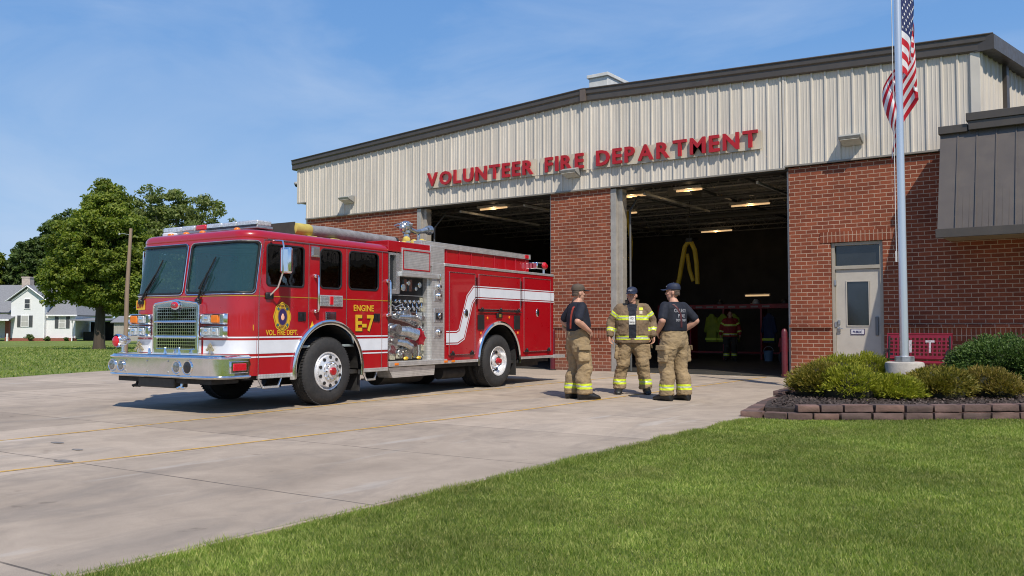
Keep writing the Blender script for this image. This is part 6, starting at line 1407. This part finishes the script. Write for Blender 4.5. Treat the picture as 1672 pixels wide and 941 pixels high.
# man in open coat, facing the viewer
d=-cf*1.0-cr*.12
t,up,patch,drape=person('heavy man in navy cap and open tan turnout coat with lime stripes, facing the viewer',(-7.17,13.78,.02),faceto(d.x,d.y),build=1.16,height=1.055,head_yaw=R(-14),head_pitch=R(4),jacket=True,
    arms=[(Vector((.335,.05,1.20)),Vector((.345,-.05,.965)),(.0,-.2,-1),(-.8,-.5,0)),(Vector((-.345,.05,1.20)),Vector((-.37,-.06,.965)),(0,-.2,-1),(.8,-.5,0))],feet=((.215,.0),(-.215,.0)),seed=5)
b_=patch(-.058,.045,1.15,1.29,(0,1,0),'badge_card',P('badge_white',(.62,.62,.60),.5),.010)
me,_=fit_text('FD',.05,.03,0,Matrix.Translation((-.03,-.3,1.235))@Matrix.Rotation(R(90),4,'X'),.01); drape(me,(0,1,0),.013,'badge_lettering',P('badge_ink',(.03,.03,.05),.5))
me,_=fit_text('VISITOR',.08,.022,0,Matrix.Translation((-.045,-.3,1.175))@Matrix.Rotation(R(90),4,'X'),.01); drape(me,(0,1,0),.013,'badge_lettering',P('badge_ink2',(.05,.03,.05),.5))
patch(.11,.175,1.385,1.43,(0,1,0),'chest_patch',M_hvy,.006); patch(.115,.165,1.325,1.375,(0,1,0),'chest_emblem',P('pale_patch',(.5,.42,.3),.7),.006)
for x in (-.155,.155):
    mb=MB(); 
    o=patch(x-.06,x+.06,.985,1.14,(0,1,0),'coat_pocket',M_coat,.012)
mb=MB(); mb.caps([((.345,-.048,.985),.040),((.345,-.055,.955),.038)],10); mb.build('cuff_strap',M_black,t)
# man seen from behind, right of the group
d=-cr*.55+cf*.84
t,up,patch,drape=person('man seen from behind in navy cap and navy shirt with white back lettering',(-5.98,12.92,.02),faceto(d.x,d.y),build=1.08,height=1.055,head_yaw=R(38),
    arms=[(Vector((.325,.10,1.20)),Vector((.23,-.10,1.04)),(-.6,-.6,-.45),(-.2,.9,0)),(Vector((-.335,.13,1.20)),Vector((-.225,-.05,1.04)),(.6,-.5,-.5),(.2,.9,0))],feet=((.14,-.03),(-.15,.04)),seed=9,
    sm=M_susp2,back_text=[('COUNTY',1.325,.24,.055),('FIRE',1.25,.13,.048),('DEPARTMENT',1.19,.21,.038)],susp=[[(.02,1.10,-1),(.02,1.30,-1),(.10,1.45,-1)]])
mb=MB(); mb.plate([(-.03,-.04),(.035,-.04),(.01,.04),(-.01,.02)],[],lambda a,b,w:Vector((.276,.02+a,1.335+b)),0.002); mb.build('sleeve_patch',M_wtxt,t,smooth=0)
# person inside the bay
M_rv=P('red_vest',(.24,.012,.012),.7,0,.15,8); 
t,up,patch,drape=person('person in red vest with lime stripes standing inside the dark bay before the lockers',(-11.54,29.56,.03),faceto(.36,-.93),build=1.05,height=.98,jacket=True,cap=None,coatmat=M_rv,bunk=P('dark_bunker',(.03,.025,.02),.9),feet=((.14,0),(-.14,0)),seed=31,extras=False,grp=None)
# ------------------------------------------------------------------ camera, sun, sky
cam=bpy.data.cameras.new('camera'); co=bpy.data.objects.new('camera',cam); COL.objects.link(co); scene.camera=co
cam.lens=30.79; cam.sensor_width=36; cam.clip_end=4000; cam.clip_start=.05
co.location=(0,0,1.18); co.rotation_euler=(R(90+2.5826),0,R(35.3))
sd=Vector((-.65,.50,-1.0)).normalized()
sun=bpy.data.lights.new('sun','SUN'); so=bpy.data.objects.new('sun',sun); COL.objects.link(so); sun.energy=SUN; sun.angle=R(.53); sun.color=(1,.92,.80)
so.rotation_euler=sd.to_track_quat('-Z','Y').to_euler()
w=bpy.data.worlds.new('World'); scene.world=w; w.use_nodes=True; nt=w.node_tree; bg=nt.nodes['Background']
sky=nt.nodes.new('ShaderNodeTexSky'); sky.sky_type='NISHITA'; sky.sun_disc=False; sky.sun_elevation=math.asin(-sd.z); sky.sun_rotation=math.atan2(-sd.x,-sd.y); sky.air_density=1.15; sky.dust_density=.6; sky.ozone_density=1.6; sky.altitude=100
tc=nd(nt,'TexCoord'); v=tc.outputs['Generated']
mp=nd(nt,'Mapping',{'Vector':v,'Scale':(1.2,2.6,6.5),'Rotation':(0,.25,.6)}); n1=noisef(nt,mp.outputs[0],1.5,8,.58,.5); n2=noisef(nt,nd(nt,'Mapping',{'Vector':v,'Scale':(1,1,2.4)}).outputs[0],1.6,4)
s=nd(nt,'SeparateXYZ',{'Vector':v}); 
k=math_(nt,'MULTIPLY',ramp(nt,n1,[(.42,0),(.78,1)]),ramp(nt,n2,[(.35,.1),(.65,.75)])); k=math_(nt,'MULTIPLY',k,CLOUD)
col=mix(nt,k,sky.outputs[0],SKYWHITE)
grad=ramp(nt,s.outputs[2],[(0,(.46,.62,.86)),(.12,(.36,.55,.84)),(.30,(.17,.37,.74)),(.6,(.08,.23,.60))]); grad=mix(nt,1,grad,(1/SKYS,)*3,'MULTIPLY'); base=mix(nt,.93,sky.outputs[0],grad); col=mix(nt,k,base,SKYWHITE)
nt.links.new(col,bg.inputs[0]); bg.inputs[1].default_value=SKYS
scene.view_settings.view_transform='Standard'; scene.view_settings.look='None'; scene.view_settings.exposure=0; scene.view_settings.gamma=1
scene.cycles.max_bounces=8; scene.cycles.transparent_max_bounces=12
scene.cycles.pixel_filter_type='BLACKMAN_HARRIS'; scene.cycles.filter_width=1.05
